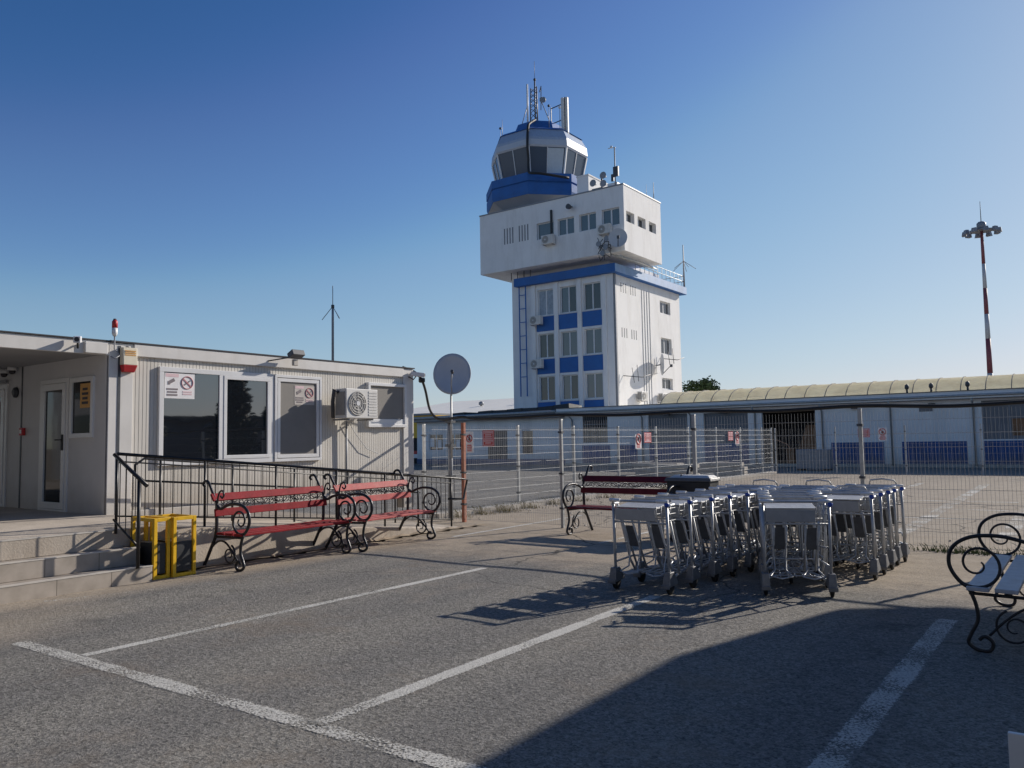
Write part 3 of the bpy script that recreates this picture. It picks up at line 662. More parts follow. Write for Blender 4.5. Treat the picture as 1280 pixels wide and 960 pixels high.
# ------------------------------------------------------------------ mesh fences
def meshpanel(a, b, z0, z1, pitch=.05, hp=.2, r=.0022, dirn=None):
    m = MB(); a, b = Vector((*a,0)), Vector((*b,0)); t = (b-a); Lh = t.length; t.normalize(); n = Vector((-t.y,t.x,0))
    def wire(p, q, r):
        p, q = Vector(p), Vector(q); d = (q-p).normalized(); u = d.orthogonal().normalized(); v = d.cross(u); k = len(m.v)
        for c in (p, q):
            for i in range(3):
                w_ = 2*PI*i/3; m.v.append(tuple(c+(u*math.cos(w_)+v*math.sin(w_))*r))
        for i in range(3): j = (i+1) % 3; m.f.append((k+i,k+j,k+3+j,k+3+i)); m.sm.append(True)
    s = pitch
    while s < Lh: p = a+t*s; wire((p.x,p.y,z0),(p.x,p.y,z1), r); s += pitch
    z = z0
    while z <= z1+.001:
        wire((a.x,a.y,z),(b.x,b.y,z), r*1.5); z += hp
    return m
def fpost(x, y, z, m, parent, s=.05):
    o = MB().box(x-s/2,x+s/2,y-s/2,y+s/2,-.02,z); o.box(x-s/2-.003,x+s/2+.003,y-s/2-.003,y+s/2+.003,z,z+.012); o = o.build('post', M[m], parent, .004)
    for q in (.35, 1.0, z-.25): MB().box(x-s/2-.012,x+s/2+.012,y-s/2-.02,y+s/2+.012,q,q+.035).build('clamp', M['dark_grey'], o)
    return o
nf = thing('mesh_fence', 'near galvanised wire mesh fence behind the trolleys and maroon bench', 'fence', (0,0,0))
PX = [-11.72,-10.62,-8.22,-5.54,-2.88,-.30,1.2]
for i, x in enumerate(PX): fpost(x, 12.82, 2.03, 'rust' if i == 1 else 'galv', nf, .07 if i == 1 else .055)
for a, b_ in zip(PX, PX[1:]): meshpanel((a,12.80),(b_,12.80), .06, 2.0, .05, .2, .0021).build('mesh_panel', M['wire_near'], nf)
PY = [13.6,16.25,18.88,21.43,23.98,26.53,29.1,31.65,34.2,35.5]
ff = thing('boundary_fence', 'long galvanised mesh fence running away towards the hangar', 'fence', (0,0,0))
for y in PY[1:]: fpost(-11.7, y, 2.02, 'galv', ff, .06)
for a, b_ in zip([13.0]+PY, PY): meshpanel((-11.67,a),(-11.67,b_), .12, 2.0, .05, .2, .0024).build('mesh_panel', M['wire'], ff)
fk = MB(); fk.box(-11.85,-11.55,13.1,35.6,-.02,.10); fk.build('kerb', M['concrete'], ff)
bf = thing('apron_fence', 'far thin wire fence in front of the blue panelled hangar', 'fence', (0,0,0))
BX = [-11.7,-9.12,-6.38,-3.68,-1.0,1.7]
for x in BX: fpost(x, 36, 2.0, 'galv', bf, .05)
for a, b_ in zip(BX, BX[1:]): meshpanel((a,35.98),(b_,35.98), .06, 1.97, .10, .4, .0022).build('mesh_panel', M['wire'], bf)
# small signs on the fences
def fsign(loc, rz, w, h, kind, label):
    t = thing('fence_sign', label, 'sign', loc, rz)
    MB().box(-w/2,w/2,-.004,0,0,h).build('board', M['signwhite'] if kind == 'w' else M['signred'], t)
    if kind == 'w':
        R = w*.38; q = MB(); q.tube([(R*math.cos(2*PI*k/20),-.008,h*.68+R*math.sin(2*PI*k/20)) for k in range(20)], w*.05, 5, closed=True)
        q.bar((-R*.7,-.010,h*.68+R*.7),(R*.7,-.010,h*.68-R*.7),.003,w*.08); q.build('prohibition_ring', M['signred'], t)
        s = MB(); s.lathe((0,-.007,h*.64), [(w*.16,0),(w*.16,.003)], 10, 'y'); s.bar((0,-.006,h*.64),(w*.05,-.006,h*.84),.003,w*.16); s.build('symbol', M['ink'], t)
        l = MB(); lines(l, -.004, -w*.42, w*.42, h*.05, h*.40, 4, axis='x'); l.build('print', M['signred'], t)
    else:
        bd = MB(); e = w*.05
        bd.box(-w/2+e,w/2-e,-.007,-.004,h-2*e,h-e); bd.box(-w/2+e,w/2-e,-.007,-.004,e,2*e); bd.box(-w/2+e,-w/2+2*e,-.007,-.004,2*e,h-2*e); bd.box(w/2-2*e,w/2-e,-.007,-.004,2*e,h-2*e)
        bd.build('border', M['signpink'], t)
        l = MB(); lines(l, -.004, -w*.38, w*.38, h*.14, h*.90, 6, axis='x'); l.build('print', M['signpink'], t)
fsign((-10.42,12.775,1.42), 0, .19, .43, 'w', 'white prohibition sign on the near fence next to the rusty post')
fsign((-9.93,12.775,1.55), 0, .29, .32, 'r', 'red text sign on the near fence, right of the white sign')
fsign((-11.6,22.55,1.34), PI/2, .40, .44, 'w', 'narrow white sign on the receding fence behind the maroon bench')
fsign((-11.6,23.2,1.52), PI/2, .5, .32, 'r', 'red sign on the receding fence behind the maroon bench')
fsign((-11.6,30.35,1.52), PI/2, .5, .34, 'r', 'red sign far along the receding fence near the open doorway')
fsign((-11.6,31.05,1.36), PI/2, .42, .48, 'w', 'small white sign far along the receding fence near the open doorway')
fsign((-7.95,35.95,1.55), 0, .46, .36, 'r', 'red rectangular sign on the far thin fence')
fsign((-7.22,35.95,1.40), 0, .34, .54, 'w', 'white sign with red ring on the far thin fence')

# black hose from the cabin roof along the fence top
P = [(-11.45,12.1,3.12),(-11.42,12.3,3.06),(-11.45,12.45,2.80)]
hose = smooth([(-11.5,11.95,3.2),(-11.42,12.2,3.12),(-11.40,12.4,2.98),(-11.42,12.55,2.75),(-11.42,12.68,2.35),(-11.3,12.76,2.16),(-11.1,12.79,2.12),(-10.9,12.79,2.14),(-10.6,12.79,2.16),(-10.3,12.79,2.12),(-9.4,12.79,2.11),(-8.22,12.79,2.125),(-6.9,12.79,2.08),(-5.54,12.79,2.10),(-4.2,12.79,2.055),(-2.88,12.79,2.085),(-1.6,12.79,2.035),(-.3,12.79,2.07),(1.2,12.79,2.06)], 5)
ho = MB().tube(hose, .028, 8); ho.lathe((-11.40,12.42,2.90), [(.05,0),(.07,.02),(.07,.09),(.04,.1)], 12)
tag(ho.build('black_hose', M['black_rubber']), 'thick black hose from the cabin roof sagging along the near fence top', 'hose')

# satellite dish on a pole
t = thing('satellite_dish', 'large grey satellite dish on a pole at the fence corner', 'satellite dish', (-11.12,12.98,0))
MB().tube([(0,0,-.02),(0,0,2.12)], .055, 10).build('pole', M['mid_grey'], t)
MB().tube([(.06,-.02,1.3),(.06,-.02,2.75)], .022, 8).build('mast', M['galv'], t)
for z in (1.55, 2.05, .9): MB().box(-.07,.1,-.08,.07,z,z+.05).build('clamp', M['dark_grey'], t)
dm = MB(); R = .405; n = 32; rings = 6
base = []
for j in range(rings+1):
    r = R*j/rings; 
    for k in range(n):
        q = 2*PI*k/n; dm.v.append((r*math.cos(q), .10-.10*(1-(r/R)**2)*-1-.10, r*math.sin(q)*1.14)) if j else dm.v.append((0,.10,0))
for j in range(rings):
    for k in range(n):
        m_ = (k+1) % n; dm.f.append((j*n+k, j*n+m_, (j+1)*n+m_, (j+1)*n+k)); dm.sm.append(True)
rot = Matrix.Translation((.13,-.06,3.09)) @ Matrix.Rotation(math.radians(34),4,'Z') @ Matrix.Rotation(math.radians(-14),4,'X')
ds = dm.xf(rot).build('reflector', M['dish'], t, fix=False)
so = ds.modifiers.new('thick','SOLIDIFY'); so.thickness = .012
ar = MB().tube([(0,.05,-.44),(.02,-.30,-.34),(.05,-.48,-.16)], .012, 6).xf(rot); ar.build('feed_arm', M['mid_grey'], t)
MB().lathe((0,0,0), [(.03,-.06),(.035,.05)], 10, 'y').xf(rot @ Matrix.Translation((.06,-.5,-.13))).build('receiver', M['dark_grey'], t)
MB().box(-.06,.06,.0,.12,-.1,.08).xf(rot @ Matrix.Translation((0,.1,-.28))).build('mount', M['mid_grey'], t)

# ------------------------------------------------------------------ luggage trolleys
def make_trolley():
    t = thing('luggage_trolley', 'x', 'luggage trolley', (0,0,0), 0, 'luggage trolleys nested in rows')
    # local: origin under the middle of the handle, +y forwards (nose), x across
    for s in (-1, 1):
        m = MB(); m.tube([(s*.325,.02,.10),(s*.325,.0,.93)], .016, 8); m.build('post', M['steel'], t)
        sh = MB()
        sh.hexa([(s*.325-.045,-.07,.085),(s*.325+.045,-.07,.085),(s*.325+.045,.15,.105),(s*.325-.045,.15,.105)], [(s*.325-.035,-.04,.24),(s*.325+.035,-.04,.24),(s*.325+.035,.06,.24),(s*.325-.035,.06,.24)])
        sh.box(s*.325-.048,s*.325+.048,-.085,-.071,.07,.115)
        sh = sh.build('wheel_housing', M['shoe'], t, .008)
        MB().lathe((s*.325-.02,.03,.073), [(.05,0),(.072,.006),(.072,.034),(.05,.04)], 16, 'x').build('wheel', M['black_rubber'], sh)
        MB().tube([(s*.30,.05,.93),(s*.30,.30,.30),(s*.27,.36,.17)], .013, 6).build('brace', M['steel'], t)
    hb = MB().tube([(-.325,0,.93),(-.325,-.01,.965),(-.30,-.015,.972),(.30,-.015,.972),(.325,-.01,.965),(.325,0,.93)], .014, 8).build('handle_bar', M['steel'], t)
    for s in (-1, 1):
        MB().tube([(s*.355,-.02,.978),(s*.22,-.03,.978)], .021, 8).tube([(s*.34,-.01,.93),(s*.34,.14,.94)], .012, 6).build('grip', M['chrome'], hb)
    MB().ball((.335,-.02,.945), .028, 10).build('blue_cap', M['blue_cap'], t)
    pn = MB().hexa([(-.30,.0,.76),(.19,.0,.76),(.19,.014,.76),(-.30,.014,.76)], [(-.30,-.02,.885),(.19,-.02,.885),(.19,-.006,.885),(-.30,-.006,.885)])
    pn.build('back_panel', M['alu'], t, .004)
    tr = MB().hexa([(-.30,.0,.893),(.20,.0,.893),(.20,.37,.928),(-.30,.37,.928)], [(-.30,-.01,.905),(.20,-.01,.905),(.20,.37,.940),(-.30,.37,.940)])
    tr.box(-.30,.20,.362,.372,.9405,.972)
    tr.build('top_tray', M['alu'], t, .003)
    wb = MB()
    for z in (.77,.84,.90): wb.tube([(.20,.0,z),(.20,.22,z),(.315,.22,z),(.315,.0,z)], .004, 5, closed=True)
    for x, y in ((.20,0),(.26,0),(.20,.11),(.20,.22),(.26,.22),(.315,.11)): wb.tube([(x,y,.77),(x,y,.92)], .004, 5)
    wb.build('wire_basket', M['steel'], t)
    fr = MB()
    for x in (-.22,-.10,.10,.22): fr.tube([(x,.01,.76),(x*.94,.30,.22)], .0125, 6)
    fr.tube([(-.31,.02,.74),(.31,.02,.74)], .012, 6); fr.tube([(-.30,.02,.50),(-.23,.14,.50)], .009, 6).tube([(.30,.02,.50),(.23,.14,.50)], .009, 6)
    fr.build('back_frame', M['steel'], t)
    for s in (-1, 1):
        p = MB().hexa([(s*.16-.052,.155,.46),(s*.16+.052,.155,.46),(s*.16+.052,.165,.46),(s*.16-.052,.165,.46)], [(s*.16-.06,.045,.70),(s*.16+.06,.045,.70),(s*.16+.06,.055,.70),(s*.16-.06,.055,.70)])
        p.build('grey_plate', M['greyplastic'], t, .003)
        MB().tube([(s*.16-.07,.03,.72),(s*.16-.062,.17,.43),(s*.16-.055,.12,.25),(s*.16-.11,.02,.20),(s*.16,-.03,.185),(s*.16+.11,.02,.20),(s*.16+.055,.12,.25),(s*.16+.062,.17,.43),(s*.16+.07,.03,.72)], .009, 6).build('plate_hoop', M['steel'], t)
    bf = MB()
    for s in (-1, 1): bf.tube([(s*.30,.10,.16),(s*.17,.75,.15),(s*.10,.84,.15)], .016, 6)
    bf.tube([(-.10,.84,.15),(.10,.84,.15)], .016, 6)
    for y in (.30,.48,.66): x = .28-(y-.1)*.2; bf.tube([(-x,y,.165),(x,y,.165)], .009, 6)
    bf.tube([(-.28,.12,.165),(.0,.62,.165),(.28,.12,.165)], .009, 6)
    for k in range(5): x = -.16+k*.08; bf.tube([(x,.16,.178),(x*.8,.72,.178)], .007, 5)
    bf.tube([(-.325,.03,.30),(-.25,.30,.34),(.25,.30,.34),(.325,.03,.30)], .011, 6)
    bf.build('base_frame', M['steel'], t)
    fw = MB().box(-.035,.035,.70,.80,.10,.14).build('front_fork', M['shoe'], t)
    MB().lathe((-.018,.74,.06), [(.042,0),(.058,.006),(.058,.030),(.042,.036)], 16, 'x').build('wheel', M['black_rubber'], fw)
    MB().tube([(-.10,.83,.16),(-.13,.80,.50),(-.17,.56,.98),(-.15,.53,1.02),(.0,.52,1.04),(.15,.53,1.02),(.17,.56,.98),(.13,.80,.50),(.10,.83,.16)], .012, 6).build('nose_hoop', M['steel'], t)
    return t
proto = make_trolley()
ORD = ['front', 'second', 'third', 'fourth', 'fifth', 'sixth', 'seventh', 'eighth', 'last']
rt = random.Random(11)
rows = []
rowA = [(-3.735,7.86,-.02),(-3.69,8.38,-.05),(-3.63,8.86,-.06),(-3.57,9.30,-.05),(-3.53,9.72,-.04),(-3.52,10.12,-.02),(-3.53,10.50,0),(-3.55,10.86,.02)]
rows.append(('left', [(x-.33,y,a) for x,y,a in rowA]))
rows.append(('middle', [(-2.565,8.50,.42),(-2.76,8.98,.36),(-2.93,9.42,.28),(-3.06,9.82,.18),(-3.13,10.22,.08),(-3.15,10.60,.03),(-3.16,10.98,.02)]))
rows.append(('right', [(-2.47,9.86,.03),(-2.46,10.30,.02),(-2.46,10.72,0),(-2.45,11.10,.0),(-2.44,11.46,.01)]))
first = True
for rn, pos in rows:
    for i, (x, y, a) in enumerate(pos):
        last = i == len(pos)-1
        o_ = ORD[i] if not last else 'rearmost'
        lab = f'steel luggage trolley, {o_} one in the {rn} nested row'
        if rn == 'middle' and i == 0: lab = 'foremost steel trolley standing skewed with two grey plates facing the camera'
        if rn == 'left' and i == 0: lab = 'front left steel trolley with blue cap at the painted line'
        a += rt.uniform(-.03,.03); x += rt.uniform(-.015,.015); y += rt.uniform(-.025,.025)
        skip = () if last or (rn == 'right' and i == 0) else ('nose_hoop',)
        if first:
            pass
        dup(proto, (x, y, 0), a, lab, skip)
for c in list(proto.children_recursive): bpy.data.objects.remove(c)
bpy.data.objects.remove(proto)

# dark bin with dark lid behind the trolleys, low board at the right edge
t = thing('litter_bin', 'dark box shaped bin with dark lid painted pale on top as if sunlit at the right end of the maroon bench', 'bin', (-5.42,12.42,0)); t.scale = (.9,.8,.98)
MB().hexa([(-.36,-.2,0),(.36,-.2,0),(.36,.2,0),(-.36,.2,0)], [(-.42,-.25,.96),(.42,-.25,.96),(.42,.25,.96),(-.42,.25,.96)]).build('body', M['dark_panel'], t, .02)
MB().hexa([(-.45,-.28,.961),(.45,-.28,.961),(.45,.28,.961),(-.45,.28,.961)], [(-.43,-.26,1.02),(.43,-.26,1.02),(.43,.26,1.02),(-.43,.26,1.02)]).build('lid', M['greyplastic'], t, .015); MB().hexa([(-.38,-.2,1.021),(.40,-.2,1.021),(.40,.24,1.021),(-.38,.24,1.021)], [(-.3,-.12,1.06),(.34,-.12,1.06),(.34,.2,1.06),(-.3,.2,1.06)]).build('lit_lid_top', M['ac_white'], t, .01)  # pale plate stands for sunlight on top of the dark lid
t = thing('white_board', 'white metal board with a dark fixing bolt at the bottom right corner of view', 'board', (-.28,2.98,0))
MB().box(0,.55,0,.02,.12,.715).build('board', M['white_paint'], t, .003)
MB().lathe((.075,-.001,.66), [(.014,-.008),(.017,0)], 10, 'y').build('bolt', M['ink'], t)
MB().box(.08,.12,.021,.06,-.02,.70).box(.43,.47,.021,.06,-.02,.70).build('leg', M['galv'], t)

# ------------------------------------------------------------------ hangar and wings behind the fences
YH = 44.0
hg = thing('hangar', 'long low white hangar with blue panels, roller shutters and curved rooflight', 'hangar', (0,0,0))
xs, xe = -27.9, 18.0
H = 3.28
holes = [(-26.55-xs,-24.75-xs,1.45,3.15),(-21.95-xs,-19.40-xs,1.28,3.08),(-18.40-xs,-15.78-xs,1.28,3.05),(-15.0-xs,-12.12-xs,.02,3.10),(-4.42-xs,2.0-xs,1.34,3.18),(4.0-xs,10.0-xs,1.34,3.18)]
MB().wall((xs,YH,0),(1,0,0),(0,0,1),xe-xs,H,holes,.18).box(xe-.02,xe,YH+.001,YH+14,0,H).build('wall', M['hall_white'], hg)
MB().box(xs,xe,YH+14,YH+14.1,0,3.6).box(xs,xe,YH+.3,YH+14,3.30,3.42).build('roof', M['white_roof'], hg)
MB().box(xs-.3,xe,YH-.55,YH+.28,3.30,3.66).build('eave_fascia', M['hall_white'], hg, .02)
MB().box(xs-.3,xe,YH-.60,YH+.3,3.663,3.69).build('roof_edge', M['dark_grey'], hg)
MB().tube([(xs-.3,YH-.60,3.42),(xe,YH-.60,3.46)], .06, 8).build('gutter', M['galv'], hg)
for a, b_ in ((-26.6,-24.6),(-25.4+1.5,-22.7),(-21.9,-19.42),(-18.38,-15.8),(-11.35,-8.8),(-7.95,-5.1),(-4.40,2.0),(4,10)):
    m = MB(); m.box(a,b_,YH-.03,YH-.003,.16,1.27)
    k = a+.28
    while k < b_-.05: m.box(k,k+.03,YH-.045,YH-.031,.17,1.26); k += .28
    m.build('blue_panel', M['hall_blue'], hg)
for a, b_, z0, z1 in ((-21.95,-19.40,1.28,3.08),(-18.40,-15.78,1.28,3.05)):
    m = MB(); z = z0
    while z < z1-.01: m.hexa([(a,YH+.13,z),(b_,YH+.13,z),(b_,YH+.17,z),(a,YH+.17,z)],[(a,YH+.155,z+.10),(b_,YH+.155,z+.10),(b_,YH+.17,z+.10),(a,YH+.17,z+.10)]); z += .102
    m.build('roller_shutter', M['shutter'], hg)
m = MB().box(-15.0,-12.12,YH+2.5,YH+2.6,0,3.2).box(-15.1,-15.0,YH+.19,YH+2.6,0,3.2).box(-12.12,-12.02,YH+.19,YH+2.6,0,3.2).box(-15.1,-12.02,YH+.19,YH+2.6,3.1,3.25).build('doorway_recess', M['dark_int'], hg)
m = MB().hexa([(-13.6,YH+.9,.02),(-12.3,YH+.9,.02),(-12.3,YH+1.0,.02),(-13.6,YH+1.0,.02)],[(-12.95,YH+1.2,2.25),(-12.3,YH+1.2,2.25),(-12.3,YH+1.3,2.25),(-12.95,YH+1.3,2.25)]).box(-13.9,-13.5,YH+.6,YH+.8,.02,1.0)
tag(m.build('brown_panel', M['brown']), 'brown leaning board inside the dark open hangar doorway', 'board')
tag(MB().tube([(-15,YH+.1,1.55),(-14.2,YH+.0,1.45),(-13.6,YH-.1,1.2),(-13.45,YH-.1,.85)], .03, 6).build('orange_hose', mat('orange hose', (.5,.22,.12), .5)), 'thin orange hose bending in the open hangar doorway', 'hose')
for a, b_ in ((-4.42,2.0),(4,10)):
    f = MB().box(a,b_,YH+.10,YH+.14,1.34,3.18).build('window_strip', M['shutter'], hg)
    k = a+.05
    while k < b_: MB().box(k-.03,k+.03,YH+.07,YH+.095,1.36,3.16).build('window_bar', M['mid_grey'], f); k += 1.07
    MB().box(a+1.2,a+3.2,YH+.09,YH+.097,1.5,2.3).build('brown_blind', M['brown'], f)
m = MB().box(-26.55,-24.75,YH+.14,YH+.17,1.45,3.15).build('barred_window', M['dark_int'], hg)
k = MB()
for i in range(13): x = -26.55+i*.15; k.box(x-.012,x+.012,YH+.02,YH+.05,1.45,3.15)
for z in (1.9, 2.6): k.box(-26.55,-24.75,YH+.025,YH+.045,z-.02,z+.02)
k.build('bars', M['mid_grey'], m); MB().box(-26.5,-24.8,YH+.11,YH+.139,1.5,2.35).build('curtain', mat('beige curtain', (.34,.29,.22), .8), m)
MB().box(-7.1,-6.5,YH-.02,YH-.003,2.75,3.05).build('vent', M['shutter'], hg)
MB().box(xs,xe,YH-.06,YH-.003,0,.158).build('plinth', M['concrete'], hg)
for x in (-27.3,-22.3,-19.15,-15.35,-11.75,-8.4,-4.75,3.0): MB().tube([(x,YH-.5,3.3),(x,YH-.45,3.15),(x,YH-.09,2.95),(x,YH-.09,.1)], .05, 6).build('downpipe', M['galv'], hg)
for x in (-20.6,-17.1,-10.1,-6.5): MB().box(x-.14,x+.14,YH-.30,YH-.07,3.0,3.14).build('wall_light', M['dark_grey'], hg)
for x in (-24.1,-17.1,-20.6): MB().box(x-.12,x+.12,YH-.075,YH-.046,.62,.68).build('panel_handle', M['mid_grey'], hg)
# curved rooflight
cv = MB(); N_ = 12; x0, x1 = -23.2, 18.0
for i in range(N_):
    a0, a1 = PI*i/N_, PI*(i+1)/N_
    p = lambda a: (YH+6.8-2.6*math.cos(a), 3.42+1.35*math.sin(a))
    (y0, z0), (y1, z1) = p(a0), p(a1)
    x = x0; cv.quad((x0,y0,z0),(x1,y0,z0),(x1,y1,z1),(x0,y1,z1), True)
cv = cv.build('rooflight', M['cream_vault'], hg)
rb = MB(); x = x0+.02
while x < x1:
    rb.tube([(x,YH+6.8-2.62*math.cos(PI*i/N_),3.42+1.37*math.sin(PI*i/N_)) for i in range(N_+1)], .028, 4, sm=False); x += 1.16
rb.build('ribs', M['grey_rib'], cv)
for i, (x, lab) in enumerate(((-7.62,'leftmost small dark vent cowl on the hangar roof edge'),(-6.53,'middle small dark vent cowl on the hangar roof edge'),(-4.95,'rightmost small dark vent cowl on the hangar roof edge'))):
    t = thing('roof_cowl', lab, 'vent cowl', (x,YH+.1,3.69), .4*i, 'vent cowls along the hangar roof')
    MB().tube([(0,0,0),(0,0,.22)], .05, 8).build('pipe', M['dark_grey'], t); MB().lathe((0,0,.2), [(.07,0),(.11,.08),(.09,.2),(.02,.27)], 10).build('cowl', M['dark_grey'], t)

# left wing, lower white building
wg = thing('white_annex', 'low white annex with barred door and notices left of the tower', 'building', (0,0,0))
xs, xe = -41.0, -27.92
MB().wall((xs,YH+.1,0),(1,0,0),(0,0,1),xe-xs,3.12,[(38.55-41+.0+41-38.55+ .5,.5+1.5,1.05,2.3)] and [(1.15,2.55,1.0,2.25),(2.9,4.3,1.0,2.25),(6.7,8.35,.05,2.35),(9.6,10.5,.75,2.3)],.15).box(xs,xs+.05,YH+.11,YH+10,0,3.12).build('wall', M['hall_white'], wg)
MB().box(xs-.3,xe-.02,YH-.45,YH+9,3.13,3.42).build('eave_fascia', M['mid_grey'], wg, .02)
MB().tube([(xs-.2,YH-.55,3.40),(xe-.3,YH-.55,3.50)], .10, 8).build('pipe', M['galv'], wg)
MB().box(xs,xe-.02,YH+.06,YH+.098,.02,.42).build('blue_plinth', M['hall_blue'], wg)
for a in (1.15,2.9):
    m = MB().box(xs+a,xs+a+1.4,YH+.20,YH+.24,1.0,2.25).build('window', M['tower_glass_dark'], wg)
    f = MB(); f.box(xs+a,xs+a+1.4,YH+.17,YH+.197,1.0,1.08).box(xs+a,xs+a+1.4,YH+.17,YH+.197,2.17,2.25).box(xs+a,xs+a+.08,YH+.17,YH+.197,1.08,2.17).box(xs+a+1.32,xs+a+1.4,YH+.17,YH+.197,1.08,2.17).box(xs+a+.66,xs+a+.74,YH+.17,YH+.197,1.08,2.17); f.build('frame', M['reveal_grey'], m)
    MB().box(xs+a+.12,xs+a+.5,YH+.165,YH+.169,1.3,1.95).build('paper', M['signwhite'], m); MB().box(xs+a+.85,xs+a+1.2,YH+.165,YH+.169,1.2,1.8).build('paper', M['signwhite'], m)
m = MB().box(xs+6.7,xs+8.35,YH+.2,YH+.24,.05,2.35).build('barred_door', M['shutter'], wg)
k = MB()
for i in range(10): x = xs+6.72+i*.18; k.box(x-.02,x+.02,YH+.10,YH+.14,.05,2.45)
for z in (.4,1.3,2.3): k.box(xs+6.7,xs+8.35,YH+.105,YH+.135,z-.025,z+.025)
k.build('bars', M['dark_grey'], m)
MB().box(xs+9.6,xs+10.5,YH+.2,YH+.24,.75,2.3).build('side_window', M['tower_glass_dark'], wg)
tp = MB(); r9 = random.Random(2); x = -37.5
while x < -28.2:
    tp.hexa([(x,YH-.3,3.43),(x+1.4,YH-.3,3.43),(x+1.4,YH+1.5,3.43),(x,YH+1.5,3.43)],[(x+.1,YH-.2,3.55+.03*(x+38)+r9.random()*.12),(x+1.35,YH-.25,3.60+.03*(x+38)+r9.random()*.12),(x+1.3,YH+1.4,3.72+.02*(x+38)),(x+.1,YH+1.4,3.7)]); x += 1.25
tag(tp.build('roof_tarpaulin', M['dark_panel']), 'dark crumpled tarpaulin on the annex roof left of the tower', 'tarpaulin')

# far left, seen between the cabin and the fence
yb = thing('yellow_store', 'yellow topped store with dark opening at the far left behind the cabin', 'building', (0,0,0))
MB().box(-52,-41.6,46.5,52,2.0,3.75).build('yellow_wall', M['yellow'], yb)
MB().box(-52,-41.7,46.6,51.9,.0,1.999).build('dark_front', M['dark_int'], yb)
MB().box(-52,-41.6,46.3,52.1,3.752,3.9).build('roof', M['mid_grey'], yb)
t = thing('barrier_board', 'red and white striped barrier board in front of the yellow store', 'barrier', (-42.4,45.5,0))
MB().box(-1.6,.9,0,.06,.75,1.0).build('red_band', M['red_paint'], t); MB().box(-1.6,.9,.0,.06,.45,.748).build('white_band', M['signwhite'], t); MB().box(-1.5,-1.4,.0,.08,0,.449).box(.7,.8,.0,.08,0,.449).build('feet', M['mid_grey'], t)
# pale hall behind
ph = thing('pale_roofed_hall', 'pale gabled roof of a hall behind the annex', 'hall', (0,0,0))
MB().box(-70,-41,66,102,0,4.2).build('wall', M['hall_white'], ph)
MB().hexa([(-71,63,4.2),(-40,63,4.2),(-40,104,4.2),(-71,104,4.2)],[(-70.5,83,7.1),(-40.5,83,7.1),(-40.5,84,7.1),(-70.5,84,7.1)]).build('roof', M['white_roof'], ph)
for x in (-58.5,-53.0): MB().lathe((x,74,5.4), [(.12,0),(.12,.5),(.3,.55),(.3,.8),(.1,.95)], 10).build('roof_vent', M['mid_grey'], ph)

# ------------------------------------------------------------------ control tower
tw = thing('control_tower', 'white and blue airport control tower with glazed octagonal cab', 'control tower', (0,0,0))
XL, XRt, YT, YBk, ZBand = -36.3, -27.4, 50.0, 61.3, 13.5
cols = [(-33.92,-32.5),(-31.9,-30.48),(-29.86,-28.42)]
rws = [(11.07,13.05),(7.83,9.68),(4.6,6.44),(1.4,3.2)]
holes = [(c[0]-XL,c[1]-XL,r[0],r[1]) for c in cols for r in rws]
MB().wall((XL,YT,0),(1,0,0),(0,0,1),XRt-XL,ZBand+.6,holes,.22).wall((XRt,YT,0),(0,1,0),(0,0,1),YBk-YT,ZBand+.6,[(7.6,9.5,11.55,12.55),(7.6,9.55,8.3,9.6),(7.6,9.55,5.5,6.4)],.3).wall((XL,YBk,0),(0,-1,0),(0,0,1),YBk-YT,ZBand+.6,[],.1).wall((XRt,YBk,0),(-1,0,0),(0,0,1),XRt-XL,ZBand+.6,[],.1).build('shaft', M['tower_white'], tw, fix=False)
r5 = random.Random(5)
for i, c in enumerate(cols):
    for j, r in enumerate(rws):
        x0, x1 = c; z0, z1 = r; ym = YT+.16; f = MB(); s = .07; xm = (x0+x1)/2
        f.box(x0,x1,ym,ym+.06,z0,z0+s).box(x0,x1,ym,ym+.06,z1-s,z1).box(x0,x0+s,ym,ym+.06,z0+s,z1-s).box(x1-s,x1,ym,ym+.06,z0+s,z1-s).box(xm-.05,xm+.05,ym,ym+.06,z0+s,z1-s)
        f = f.build('window', M['reveal_grey'], tw)
        cur = r5.random()
        for k, (a, b_) in enumerate(((x0+s,xm-.05),(xm+.05,x1-s))):
            mm = M['curtain'] if (i == 0 and j == 0) or r5.random() < .12 else (M['tower_glass'] if r5.random() < .45 else M['tower_glass_dark'])
            MB().box(a,b_,ym+.03,ym+.05,z0+s,z1-s).build('pane', mm, f)
        MB().box(x0-.06,x1+.06,YT-.06,YT+.155,z0-.06,z0-.002).build('sill', M['reveal_grey'], f)
    for z0, z1 in ((9.86,10.98),(6.62,7.74),(3.4,4.5)):
        MB().box(c[0]-.12,c[1]+.12,YT-.02,YT-.003,z0,z1).build('blue_panel', M['tower_blue'], tw)
for x in (-34.25,-32.2,-30.17,-28.1): MB().box(x-.17,x+.17,YT-.13,YT-.024,0,13.48).build('pilaster', M['tower_white'], tw)
MB().box(XL+.5,XRt+.45,YT-.45,YBk+.5,ZBand,14.12).build('roof_slab', M['tower_blue'], tw)
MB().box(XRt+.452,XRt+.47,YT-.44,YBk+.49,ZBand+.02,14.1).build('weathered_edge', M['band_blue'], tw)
MB().box(XRt+.003,XRt+.16,YT+.05,YT+.22,.0,13.47).build('downpipe', M['mid_grey'], tw)
MB().box(XL-.55,XL-.003,YT+1.2,YT+3,12.75,13.15).build('ledge', M['tower_white'], tw)
for z0, y0 in ((12.3,1.15),(9.0,1.15)):
    m = MB()
    for q in (0, 1.5):
        for k in range(3): m.box(XRt-.05,XRt+.006,YT+y0+q+k*.36,YT+y0+q+k*.36+.13,z0,z0+.7)
    m.build('louvre_slots', M['shutter'], tw)
m = MB()
